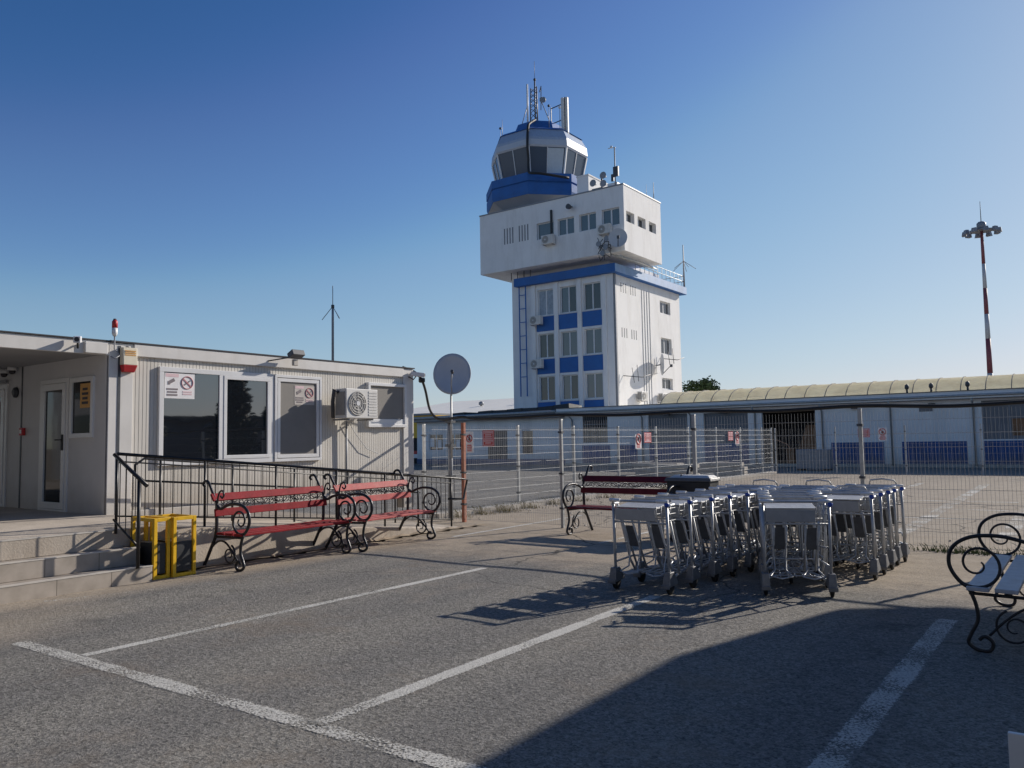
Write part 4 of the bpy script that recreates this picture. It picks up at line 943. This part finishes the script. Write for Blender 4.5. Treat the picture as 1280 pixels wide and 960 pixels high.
for k in range(4): m.box(XRt+.001,XRt+.03,YT+4.45+k*.42,YT+4.50+k*.42,2,12.95)
m.build('vertical_fins', M['mid_grey'], tw)
for z0, z1 in ((11.55,12.55),(8.3,9.6),(5.5,6.4)):
    f = MB().box(XRt-.26,XRt-.2,YT+7.6,YT+9.55,z0,z1).build('side_window', M['reveal_grey'], tw)
    MB().box(XRt-.199,XRt-.19,YT+7.75,YT+8.5,z0+.1,z1-.1).box(XRt-.199,XRt-.19,YT+8.65,YT+9.42,z0+.1,z1-.1).build('pane', M['tower_glass_dark'], f)
ld = MB()
for x in (-35.45,-34.85): ld.bar((x,YT-.25,5.0),(x,YT-.25,13.6),.07)
z = 6.5
while z < 14.3: ld.bar((-35.45,YT-.25,z),(-34.85,YT-.25,z),.05); z += 1.05
ld.build('ladder', M['tower_blue'], tw)
# neck and cantilevered upper storey
MB().box(XL+.05,-28.2,YT+.9,YBk-2,14.121,14.95).build('neck', M['tower_white'], tw)
BX0, BX1, BY0, BY1, BZ0, BZ1 = -38.46, -25.72, 48.8, 54.7, 14.68, 19.33
bc = [(-33.05,-31.55),(-31.2,-29.78),(-29.34,-27.95),(-27.48,-26.08)]
bh = [(a-BX0,b_-BX0,16.58-BZ0,17.82-BZ0) for a, b_ in bc]
bhr = [(.32,1.55,16.80-BZ0,17.56-BZ0),(2.05,3.3,16.80-BZ0,17.56-BZ0),(3.82,5.0,16.80-BZ0,17.56-BZ0)]
up = MB().wall((BX0,BY0,BZ0),(1,0,0),(0,0,1),BX1-BX0,BZ1-BZ0,bh,.25).wall((BX1,BY0,BZ0),(0,1,0),(0,0,1),BY1-.05-BY0,BZ1-BZ0,bhr,.35).wall((BX0,BY1,BZ0),(0,-1,0),(0,0,1),BY1-BY0,BZ1-BZ0,[],.1).wall((BX1,BY1-.05,BZ0),(-1,0,0),(0,0,1),BX1-BX0,BZ1-BZ0,[],.1)
up.quad((BX0,BY0,BZ0),(BX0,BY1,BZ0),(BX1,BY1,BZ0),(BX1,BY0,BZ0)).quad((BX0,BY0,BZ1),(BX1,BY0,BZ1),(BX1,BY1,BZ1),(BX0,BY1,BZ1))
up = up.build('upper_storey', M['tower_white'], tw, fix=False)
MB().box(BX0-.04,BX1+.04,BY0-.04,BY0+.1,BZ1+.003,BZ1+.09).box(BX1-.1,BX1+.04,BY0+.101,BY1,BZ1+.003,BZ1+.09).build('coping', M['mid_grey'], up)
for k, (a, b_) in enumerate(bc):
    f = MB(); y0 = BY0+.16; s = .07; z0, z1 = 16.58, 17.82
    f.box(a,b_,y0,y0+.06,z0,z0+s).box(a,b_,y0,y0+.06,z1-s,z1).box(a,a+s,y0,y0+.06,z0+s,z1-s).box(b_-s,b_,y0,y0+.06,z0+s,z1-s)
    if k: f.box((a+b_)/2-.06,(a+b_)/2+.06,y0,y0+.06,z0+s,z1-s)
    f = f.build('upper_window', M['reveal_grey'], tw)
    MB().box(a+s,b_-s,y0+.025,y0+.05,z0+s,z1-s).build('pane', M['tower_glass'], f)
for a, b_, c, d in [(q[0]+BY0,q[1]+BY0,16.8,17.56) for q in bhr]:
    f = MB().box(BX1-.33,BX1-.27,a,b_,c,d).build('upper_side_window', M['reveal_grey'], tw)
    MB().box(BX1-.269,BX1-.262,a+.08,(a+b_)/2-.05,c+.08,d-.08).box(BX1-.269,BX1-.262,(a+b_)/2+.05,b_-.08,c+.08,d-.08).build('pane', M['tower_glass_dark'], f)
m = MB()
for x0 in (-36.1,-34.7):
    for k in range(4): m.box(x0+k*.26,x0+k*.26+.10,BY0-.006,BY0+.1,16.72,17.95)
m.build('vent_slots', M['shutter'], tw)
pp = MB().box(BX1-.6,BX1-.55,BY0+.3,BY1,14.45,14.5)
for k in range(3): pp.tube([(-26.9+k*.35,BY0+.2,14.62-k*.12),(-26.9+k*.35,BY1,14.62-k*.12)], .05, 6)
pp.build('pipes', M['galv'], tw)
# roof railing round the lower slab
rr = MB()
for z in (14.6,15.05): rr.tube([(XRt+.3,YT+3,z),(XRt+.3,YBk+.35,z),(XRt-4,YBk+.35,z)], .025, 5)
y = YT+3
while y < YBk+.4: rr.tube([(XRt+.3,y,14.1),(XRt+.3,y,15.1)], .022, 5); y += .75
rr.build('roof_railing', M['galv'], tw)
r2 = MB()
for x in (-36.2,-35.6,-35.0,-34.4): r2.tube([(x,YT-.2,14.1),(x,YT-.2,15.0)], .03, 5)
r2.tube([(-36.2,YT-.2,14.9),(-34.4,YT-.2,15.0)], .03, 5); r2.build('ladder_guard', M['dark_grey'], tw)

# octagonal control cab
CX, CY = -35.9, 53.5
def octo(R, z): return [(CX+R*math.sin(math.radians(22.5+45*k)), CY+R*math.cos(math.radians(22.5+45*k)), z) for k in range(8)]
def rings(name, prof, m, parent, capb=True, capt=True):
    q = MB(); L_ = [octo(R, z) for R, z in prof]
    for A_, B_ in zip(L_, L_[1:]):
        for k in range(8): j = (k+1) % 8; q.quad(A_[k], A_[j], B_[j], B_[k])
    if capb: q.poly(L_[0][::-1])
    if capt: q.poly(L_[-1])
    return q.build(name, m, parent)
MB().lathe((CX,CY,BZ1), [(2.2,0),(2.2,1.6)], 24).build('cab_base', M['tower_white'], tw)
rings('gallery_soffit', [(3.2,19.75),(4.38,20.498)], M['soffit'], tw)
rings('gallery', [(4.42,20.5),(4.50,20.75),(4.50,21.38),(4.40,21.42),(4.40,21.5),(4.52,21.54),(4.52,22.16)], M['tower_blue'], tw)
gl = rings('cab_glazing', [(3.42,22.162),(3.92,24.42)], M['cab_glass'], tw)
mu = MB(); A_, B_ = octo(3.45,22.17), octo(3.95,24.42)
for k in range(8):
    mu = MB(); mu.bar(A_[k], B_[k], .13)
    j = (k+1) % 8
    a = [(p+q)/2 for p, q in zip(A_[k], A_[j])]; b_ = [(p+q)/2 for p, q in zip(B_[k], B_[j])]
    mu.build('mullion', M['reveal_grey'], gl); MB().bar(a, b_, .055).build('glazing_bar', M['reveal_grey'], gl)
def facepart(k, u0, u1, w0, w1, R0, z0, R1, z1, name, m):
    a, b_, c, d = [Vector(q) for q in (octo(R0,z0)[k], octo(R0,z0)[(k+1)%8], octo(R1,z1)[(k+1)%8], octo(R1,z1)[k])]
    P = lambda u, w: (a+(b_-a)*u)+(((d+(c-d)*u))-(a+(b_-a)*u))*w
    MB().quad(P(u0,w0),P(u1,w0),P(u1,w1),P(u0,w1)).build(name, m, gl)
facepart(2, .06,.50,.1,.97, 3.45,22.17,3.95,24.42,'blind', M['screen_bright'])
fa = rings('cab_fascia', [(3.96,24.421),(4.05,24.55),(4.00,25.0)], M['fascia_grey'], tw)
rings('fascia_band', [(4.00,25.002),(3.98,25.2),(3.55,25.96)], mat('sky shaded fascia band', (.34,.42,.55), .45, var=.1), fa)  # blue-grey tint paints sky shade into the upper fascia
rings('cab_roof', [(3.66,25.962),(3.3,26.2),(2.2,26.5)], M['tower_blue'], tw)
rings('roof_upstand', [(2.15,26.502),(1.95,27.25)], M['tower_blue'], tw)
cbm = MB().tube(smooth([(CX+.9,CY-1.7,27.3),(CX+1.3,CY-3.1,26.45),(CX+1.5,CY-3.65,25.9),(CX+1.62,CY-3.95,24.4),(CX+1.55,CY-3.75,23.4),(CX+1.62,CY-3.85,22.5),(CX+2.1,CY-4.3,22.0),(CX+3.0,CY-4.05,21.8),(CX+4.2,CY-2.2,21.7)],5), .10, 8)
cbm.build('cable_bundle', M['black_rubber'], tw)
MB().box(-30.9,-29.9,51.2,54.5,BZ1+.003,21.5).box(-30.95,-29.85,51.15,54.6,21.503,21.6).build('stair_head', M['tower_white'], tw)
MB().box(-29.5,-28.6,51.0,52.0,BZ1+.003,20.3).build('roof_box', M['shutter'], tw)
MB().box(-27.4,-26.6,49.6,51,BZ1+.003,19.9).build('roof_cabinet', M['reveal_grey'], tw)

# things on the tower
def whip(name, label, loc, h, r=.035, cat='antenna', arms=0, ball=False):
    t = thing(name, label, cat, loc)
    MB().tube([(0,0,0),(0,0,h)], [r, r*.45], 6).build('rod', M['mid_grey'], t)
    if arms:
        m = MB()
        for k in range(arms): q = 2*PI*k/arms+.5; m.tube([(0,0,h*.62),(math.cos(q)*arms*.2,math.sin(q)*arms*.2,h*.62-.7)], .022, 5)
        m.build('radial_arms', M['mid_grey'], t)
    if ball: MB().ball((0,0,h), .11, 10).build('tip', M['white_paint'] if ball == 'w' else M['dark_grey'], t)
    return t
t = thing('antenna_cluster', 'lattice antenna cluster with white tube on top of the control cab', 'antenna mast', (CX+.35,CY-.9,27.2))
m = MB()
pts = [(-.35,-.2),(.35,-.2),(0,.35)]
for x, y in pts: m.tube([(x,y,0),(x*.8,y*.8,3.1)], .05, 6)
for i in range(7):
    z = .2+i*.42
    for (x, y), (u, v) in zip(pts, pts[1:]+pts[:1]): m.tube([(x*.9,y*.9,z),(u*.9,v*.9,z+.42)], .025, 5)
m.build('lattice', M['dark_grey'], t)
MB().tube([(-.55,-.3,.2),(-.55,-.3,3.5)], .075, 8).build('white_tube', M['white_paint'], t)
MB().tube([(0,0,0),(0,0,3.9)], .06, 6).tube([(0,0,3.9),(0,0,5.4)], .018, 5).ball((0,0,3.85), .12, 8).build('tall_rod', M['dark_grey'], t)
MB().tube([(.5,.1,1.2),(.55,.1,3.2),(.42,.05,2.7)], .035, 6).box(.45,.75,0,.3,1.9,2.2).lathe((.85,-.1,1.9), [(.24,0),(.2,.14)], 12, 'y').build('radio_link', M['mid_grey'], t)
MB().tube([(-1.25,-.3,0),(-.6,-.25,1.7)], .035, 5).tube([(1.25,.3,0),(.55,.1,1.9)], .035, 5).build('stay', M['mid_grey'], t)
def panelant(loc, label):
    t = thing('panel_antenna', label, 'panel antenna', loc)
    MB().box(-.12,.10,-.42,-.22,.4,3.3).box(.14,.36,-.2,.02,.35,3.35).build('panel', M['ac_white'], t, .04)
    MB().tube([(-.1,.2,-.3),(-.1,.2,3.55)], .07, 6).build('pole', M['dark_grey'], t)
    MB().bar((-1.5,.3,3.0),(-.1,.2,3.1),.06).bar((-1.5,.3,1.7),(-.1,.2,1.8),.06).bar((-1.5,.3,1.6),(-1.5,.3,3.1),.06).bar((-1.3,.6,.6),(-.1,.2,.6),.06).build('bracket', M['dark_grey'], t)
panelant((CX+3.0,CY-.6,25.5), 'pair of white panel antennas on a bracket at the cab roof edge')
whip('whip_antenna', 'short antenna rod with dark tip on the left of the cab roof', (CX-3.0,CY-1.2,26.2), 1.5, .03, ball='d')
whip('whip_antenna', 'plain thin antenna rod beside the cab roof upstand', (CX-2.5,CY-1.6,26.3), 1.9, .03)
whip('whip_antenna', 'antenna rod with dark tip right of the lattice cluster', (CX+1.8,CY-1.1,26.4), 2.0, .03, ball='d')
whip('whip_antenna', 'antenna rod with white round tip near the panel antennas', (CX+2.7,CY-.9,26.2), 1.9, .03, ball='w')
t = thing('weather_mast', 'wind sensor mast with flat panels at the upper storey roof edge', 'mast', (-26.6,49.3,19.4))
MB().tube([(0,0,0),(0,0,2.9)], .04, 6).build('pole', M['dark_grey'], t); MB().box(-.12,.28,-.08,.08,.8,1.5).box(-.3,-.1,-.06,.06,.5,1.0).build('panels', M['dark_grey'], t); MB().tube([(-.5,0,2.95),(.1,0,2.9)], .03, 5).ball((-.25,0,3.0), .1, 8).build('wind_sensor', M['white_paint'], t)
t = thing('loudspeakers', 'three pale horn speakers on a post on the tower roof', 'loudspeaker', (-28.3,50.4,19.4))
MB().tube([(0,0,0),(0,0,1.5)], .07, 6).build('pole', M['dark_grey'], t)
for x, z in ((.35,1.35),(.35,.75),(-.5,.95)): MB().lathe((x,-.2,z), [(.27,-.25),(.12,0),(.06,.2)], 14, 'y').build('horn', M['mid_grey'], t)
whip('whip_antenna', 'thin antenna pair at the right rear of the upper roof', (BX1-.3,54.2,19.3), 1.6, .04)
whip('whip_antenna', 'thinnest antenna at the right rear of the upper roof', (BX1-.5,53.4,19.3), 1.3, .02)
t = whip('ground_plane_antenna', 'antenna with drooping arms at the rear corner of the lower tower roof', (XRt+.35,YBk+.3,14.1), 3.6, .08, arms=5)
def wall_dish(loc, rz, R, label):
    t = thing('wall_dish', label, 'satellite dish', loc, rz)
    q = MB(); n = 24
    for j in range(5):
        for k in range(n): a = 2*PI*k/n; r = R*max(j,.02)/4; q.v.append((r*math.cos(a), .12*R*(1-(j/4)**2), r*math.sin(a)))
    for j in range(4):
        for k in range(n): m_ = (k+1) % n; q.f.append((j*n+k,j*n+m_,(j+1)*n+m_,(j+1)*n+k)); q.sm.append(True)
    q.build('reflector', M['dish'], t, fix=False)
    MB().tube([(0,R*.12,0),(0,R*.6,-.1)], .05, 6).build('bracket', M['mid_grey'], t); MB().tube([(0,.0,-R*.9),(.1,-R*.8,-.1)], .03, 6).box(.02,.2,-R*.95,-R*.75,-.2,0).build('feed_arm', M['dark_grey'], t)
wall_dish((-25.98,48.3,15.5), .35, .66, 'round grey dish at the lower corner of the upper storey')
wall_dish((-26.7,56.2,7.3), 2.2, .85, 'round dish on the sunlit right wall of the tower')
acs = [((-31.85,48.5,16.02),0,'air conditioner below the first upper storey window'),((-27.1,48.5,15.98),0,'air conditioner below the rightmost upper storey window'),((-33.75,49.5,10.35),0,'air conditioner on the top blue panel of the tower'),((-33.75,49.5,7.05),0,'air conditioner on the middle blue panel of the tower'),((-27.1,53.6,4.45),PI/2,'air conditioner low on the sunlit tower wall, nearer the corner'),((-27.1,57.1,4.45),PI/2,'air conditioner low on the sunlit tower wall, farther from the corner')]
for l_, rz, lab in acs: ac_unit('air_conditioner', lab, l_, rz, 1.25)
t = thing('wall_aerial', 'tangle of cables and small dishes under the rightmost air conditioner', 'aerial', (-27.2,48.55,14.7))
m = MB(); r8 = random.Random(8)
for k in range(14): a, b_ = [Vector((r8.uniform(-.6,.6), r8.uniform(-.2,.15), r8.uniform(-.7,1.1))) for _ in range(2)]; m.tube([a, (a+b_)/2+Vector((0,-.1,.1)), b_], .03, 5)
m.build('cables', M['dark_grey'], t)
for x, z in ((-.3,.6),(.25,.3),(0,-.1),(.35,.9)): MB().lathe((x,-.25,z), [(.2,-.05),(.15,.1)], 12, 'y').build('drum', M['mid_grey'], t)
t = thing('wall_lamp', 'small dark lamp high on the upper storey front', 'lamp', (-29.9,48.78,18.5))
MB().tube([(0,0,0),(0,-.35,0)], .05, 6).lathe((-.05,-.4,-.05), [(.2,-.1),(.16,.15)], 12, 'y').build('lamp_head', M['dark_grey'], t)
tag(MB().box(-31.75,-31.62,48.65,48.78,16.8,18.6).build('black_flue', M['dark_panel']), 'black vertical flue beside the first upper storey window', 'flue')
for (y, z, lab) in ((51.2,6.2,'bent yagi aerial near the tower corner downpipe'),(57.3,7.9,'bent yagi aerial above the round wall dish')):
    t = thing('yagi_aerial', lab, 'aerial', (XRt+.02,y,z))
    MB().tube([(0,0,0),(.9,1.2,-.1),(1.0,2.3,.15)], .03, 5).tube([(.4,.6,.6),(.5,.7,-.5)], .025, 5).tube([(.65,.9,.8),(.7,1.0,-.4)], .025, 5).build('boom', M['dark_grey'], t)

# ------------------------------------------------------------------ masts and trees beyond
t = thing('floodlight_mast', 'tall red and white striped floodlight mast beyond the hangar', 'mast', (-10.8,119.5,0))
zs = [0,4.6,9.3,13.8,17.0,20.4,23.6,27.9]
for i, (a, b_) in enumerate(zip(zs, zs[1:])):
    r0, r1 = .40-.008*a, .40-.008*b_
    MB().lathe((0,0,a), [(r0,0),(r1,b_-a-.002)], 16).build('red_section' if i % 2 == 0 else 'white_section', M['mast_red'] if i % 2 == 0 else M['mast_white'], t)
MB().lathe((0,0,27.9), [(1.35,0),(1.35,.15)], 20).lathe((0,0,28.06), [(.55,0),(.55,.9),(.35,1.1)], 14).build('head_ring', M['mid_grey'], t)
for k in range(10):
    q = 2*PI*k/10; l_ = MB(); l_.bar((math.cos(q)*1.3,math.sin(q)*1.3,28.0),(math.cos(q)*2.0,math.sin(q)*2.0,27.9),.1)
    l_.hexa([(math.cos(q+s*.16)*r,math.sin(q+s*.16)*r,27.55) for s, r in ((-1,1.75),(-1,2.3),(1,2.3),(1,1.75))],[(math.cos(q+s*.12)*r,math.sin(q+s*.12)*r,28.1) for s, r in ((-1,1.8),(-1,2.2),(1,2.2),(1,1.8))]); l_.build('floodlight', M['mid_grey'], t)
MB().tube([(0,0,29),(0,0,31.9)], [.06,.03], 6).build('lightning_rod', M['dark_grey'], t)
t = thing('radio_mast', 'slim radio antenna with drooping arms behind the cabin roof', 'antenna mast', (-33.84,29.67,0))
MB().tube([(0,0,0),(0,0,8.6),(0,0,9.3)], [.08,.07,.06], 8).tube([(0,0,9.3),(0,0,10.4)], .022, 6).build('pole', M['mid_grey'], t)
MB().tube([(0,0,9.25),(-.47,-.36,8.5)], .02, 5).tube([(0,0,9.25),(.4,.1,8.55)], .015, 5).tube([(0,0,9.25),(.1,.42,8.6)], .015, 5).build('radial_arms', M['mid_grey'], t)
MB().lathe((0,0,9.17), [(.09,0),(.09,.16)], 10).build('hub', M['dark_grey'], t)

def tree(label, loc, h, R, n, kind='leaf', seed=1, ls=1):
    t = thing('broadleaf_tree' if kind == 'leaf' else 'conifer_tree', label, 'tree', loc); r = random.Random(seed)
    tk = MB(); tk.tube([(0,0,0),(.05*h*.1,0,h*.3),(0,.03*h,h*.62)], [.05*h*.55,.03*h*.7,.012*h], 8)
    cr = MB(); cents = []
    if kind == 'leaf':
        for k in range(26):
            a, u = r.uniform(0, 2*PI), r.random(); d = R*.85*math.sqrt(r.random()); z = h*.42+(h*.50)*u; d *= math.sin(PI*(.18+.72*u))**.6
            cents.append((Vector((d*math.cos(a), d*math.sin(a), z)), R*r.uniform(.24,.42)))
        for c, q in cents[:12]: tk.tube([(0,.01*h,h*.34),tuple(c*.55+Vector((0,0,h*.2))),tuple(c)], [.012*h,.007*h,.002*h], 5)
    else:
        for k in range(34):
            u = k/34; a = k*2.4; d = R*(1-u)*r.uniform(.35,.75); cents.append((Vector((d*math.cos(a), d*math.sin(a), h*(.14+.84*u))), R*(.16+.34*(1-u))))
    for k in range(n):
        c, q = cents[r.randrange(len(cents))]
        v = Vector((r.gauss(0,1), r.gauss(0,1), r.gauss(0,1))).normalized()*q*r.random()**.4; p = c+v
        s = r.uniform(.5,1.0)*(h*.028)*ls; a = Vector((r.gauss(0,1), r.gauss(0,1), r.gauss(0,.6))).normalized(); b_ = a.orthogonal().normalized(); 
        cr.quad(p-a*s, p-b_*s*.55, p+a*s, p+b_*s*.55)
    tk.build('trunk', M['bark'], t); cr.build('crown', M['leaf' if kind == 'leaf' else 'needle'], t, fix=False)
    return t
tree('round dark green tree showing above the hangar roof', (-29.0,69.3,0), 6.9, 2.4, 5200, 'leaf', 3)
# what the cabin windows mirror: trees, and an unseen low block added to darken the reflection
tree('tall dark conifer on the car park side, mirrored in the cabin windows', (20.5,30.0,0), 7.0, 1.9, 4200, 'needle', 5, 1.6)
tree('bushy dark tree on the car park side, mirrored in the cabin windows', (20.0,33.6,0), 5.6, 2.1, 4600, 'leaf', 9, 1.6)
tree('smaller bushy tree on the car park side, mirrored in the cabin windows', (22.0,24.0,0), 3.6, 2.0, 3600, 'leaf', 12, 2.2)
bt = thing('reflection_block', 'low grey block added outside the view to darken the cabin window reflections', 'building', (0,0,0))
MB().box(24.5,34,16,62,0,3.4).build('wall', M['shutter'], bt); MB().box(24,34.5,15.5,62.5,3.402,3.6).build('roof', M['dark_grey'], bt)
bt = thing('sky_blocker', 'long dark glazed block added behind the camera to hold back sky light', 'building', (0,0,0))  # unseen block, added to keep sky light off walls facing the camera
MB().box(-46,26,-30,-9,0,8.5).build('wall', M['shutter'], bt); MB().box(-47,27,-31,-8,8.502,9.2).build('roof', M['dark_grey'], bt)
w_ = MB()
for k in range(17): w_.box(-44+k*4.1,-44+k*4.1+3.5,-8.997,-8.9,.3,3.4).box(-44+k*4.1,-44+k*4.1+3.5,-8.997,-8.9,4.3,7.6)
w_.build('glazing', M['tower_glass_dark'], bt)
cpy = thing('shadow_caster', 'flat roofed shelter on steel columns added out of view for the foreground shadow', 'shadow caster', (0,0,0))  # unseen; added and outlined only to throw the foreground shadow
OX, OY, hz = 3.375, 9.36, 4.5
pl = [(-2.56,-3),(-2.60,5.95),(-2.06,8.12),(-1.25,8.72),(1.4,9.15),(6,9.4),(6,-3)]
MB().hexa([(x+OX,y+OY,hz) for x,y in pl[::-1]], [(x+OX,y+OY,hz+.12) for x,y in pl[::-1]]).build('roof', M['mid_grey'], cpy)
for x, y in ((7.5,8.0),(7.5,16.5)): MB().tube([(x,y,0),(x,y,hz-.003)], .08, 10).build('column', M['galv'], cpy)

# rubble, slabs, weeds beyond the fence
r6 = random.Random(6)
for k, (x, y, lab) in enumerate(((-14.6,31.6,'stack of pale concrete slabs nearest the receding fence'),(-13.6,34.2,'stack of pale concrete slabs under the red and white fence signs'),(-16.3,33.5,'stack of pale concrete slabs farthest left behind the fence'))):
    t = thing('slab_stack', lab, 'slab stack', (x,y,0), r6.uniform(-.3,.3), 'stacks of pale slabs behind the fence')
    for j in range(3): MB().box(-1.0+r6.uniform(-.2,.2),1.0+r6.uniform(-.2,.2),-.4,.4,j*.17+.02*j,.15+j*.19).build('slab', M['concrete'], t, .02)
t = thing('grey_crate', 'grey crate standing beside the open hangar doorway', 'crate', (-11.0+.0,39.5,0))
MB().box(-.75,.75,-.4,.4,.08,1.0).build('box', M['mid_grey'], t, .02); MB().box(-.7,-.5,-.4,.4,0,.079).box(.5,.7,-.4,.4,0,.079).build('skid', M['bark'], t)
def clump(pts, m, n, h, name, label, cat):
    q = MB()
    for _ in range(n):
        x, y, s = pts[r6.randrange(len(pts))]; x += r6.gauss(0,s); y += r6.gauss(0,s*.5); a = r6.uniform(0,2*PI); hh = h*r6.uniform(.3,1); w_ = .006
        dx, dy = math.cos(a)*hh*.6, math.sin(a)*hh*.6
        q.poly([(x-w_,y,0),(x+w_,y,0),(x+dx*.5,y+dy*.5,hh*.7)]); q.poly([(x+dx*.45,y+dy*.45,hh*.6),(x+dx*.5+w_,y+dy*.5,hh*.7),(x+dx,y+dy,hh)])
    o = q.build(name, m, fix=False); o['kind'] = 'stuff'; return o
clump([(-11.45,y,.22) for y in (13.6,14.4,15.3,16.2,17.4,18.6,20,22,24)]+[(-11.2,15,.2)], M['weed'], 900, .22, 'dry_weeds', '', '')
clump([(x,12.7,.15) for x in (-1.9,-1.65,-1.4,-.9,-2.6)], M['greenweed'], 420, .12, 'green_weeds', '', '')
rk = MB()
for k in range(260):
    x, y = (-11.4+r6.gauss(0,.18), r6.uniform(13.2,24)) if k < 210 else (r6.uniform(-12,-1), 13.2+abs(r6.gauss(0,.9)))
    s = r6.uniform(.008,.024); rk.hexa([(x-s,y-s*.8,0),(x+s,y-s,0),(x+s*.9,y+s,0),(x-s,y+s*.7,0)],[(x-s*.6,y-s*.4,s*.9),(x+s*.5,y-s*.5,s*1.1),(x+s*.5,y+s*.5,s),(x-s*.5,y+s*.4,s*.8)])
o = rk.build('gravel', M['concrete']); o['kind'] = 'stuff'
o = sd.build('sand_drift', M['sand'], fix=False); o['kind'] = 'stuff'

# ------------------------------------------------------------------ light, sky, camera
S = Vector((.75, 2.08, 1.0)).normalized()
sun = bpy.data.lights.new('sun', 'SUN'); sun.energy = 5.0; sun.angle = math.radians(.53); sun.color = (1, .92, .82)
so_ = bpy.data.objects.new('sun', sun); COL.objects.link(so_); so_.rotation_euler = S.to_track_quat('Z','Y').to_euler()
W = bpy.data.worlds.new('World'); SC.world = W; W.use_nodes = True; N, L = W.node_tree.nodes, W.node_tree.links
sk = N.new('ShaderNodeTexSky'); sk.sky_type = 'NISHITA'; sk.sun_disc = False
sk.sun_elevation = math.asin(S.z); sk.sun_rotation = math.atan2(S.x, S.y)
sk.altitude = 0; sk.air_density = 1.0; sk.dust_density = .3; sk.ozone_density = 4.2
vm = N.new('ShaderNodeVectorMath'); vm.operation = 'SCALE'; vm.inputs['Scale'].default_value = .118; L.new(sk.outputs['Color'], vm.inputs[0])   # grade of the hazy morning sky
cu = N.new('ShaderNodeRGBCurve'); L.new(vm.outputs['Vector'], cu.inputs['Color'])
for ch, pts in enumerate((((0,0),(.1,.036),(.13,.080),(.178,.135),(.24,.235),(.75,.60),(1,.70)),((0,0),(.195,.115),(.26,.195),(.323,.275),(.39,.375),(.75,.60),(1,.69)),((0,0),(.2,.14),(.376,.31),(.47,.435),(.546,.52),(.68,.62),(1,.745)))):
    c = cu.mapping.curves[ch]
    for k, q in enumerate(pts):
        q = (q[0], q[1])
        if k == 0: c.points[0].location = q
        elif k == len(pts)-1: c.points[len(c.points)-1].location = q
        else: c.points.new(*q)
cu.mapping.update()
v2 = N.new('ShaderNodeVectorMath'); v2.operation = 'SCALE'; v2.inputs['Scale'].default_value = 10; L.new(cu.outputs['Color'], v2.inputs[0])
L.new(v2.outputs['Vector'], N['Background'].inputs['Color']); N['Background'].inputs['Strength'].default_value = .1
SC.view_settings.view_transform = 'Standard'; SC.view_settings.look = 'None'; SC.view_settings.exposure = 0
cam = bpy.data.cameras.new('camera'); co = bpy.data.objects.new('camera', cam); COL.objects.link(co); SC.camera = co
cam.sensor_fit = 'HORIZONTAL'; cam.sensor_width = 36; cam.lens = 36*1000/1280; cam.clip_end = 6000; cam.clip_start = .05
pitch, roll, yaw = math.atan(.071), math.radians(-.97), math.radians(36.1)
co.location = (0,0,1.65)
co.rotation_mode = 'QUATERNION'
Mx = Matrix.Rotation(yaw,3,'Z') @ Matrix.Rotation(PI/2+pitch,3,'X') @ Matrix.Rotation(roll,3,'Z')
co.rotation_quaternion = Mx.to_quaternion()
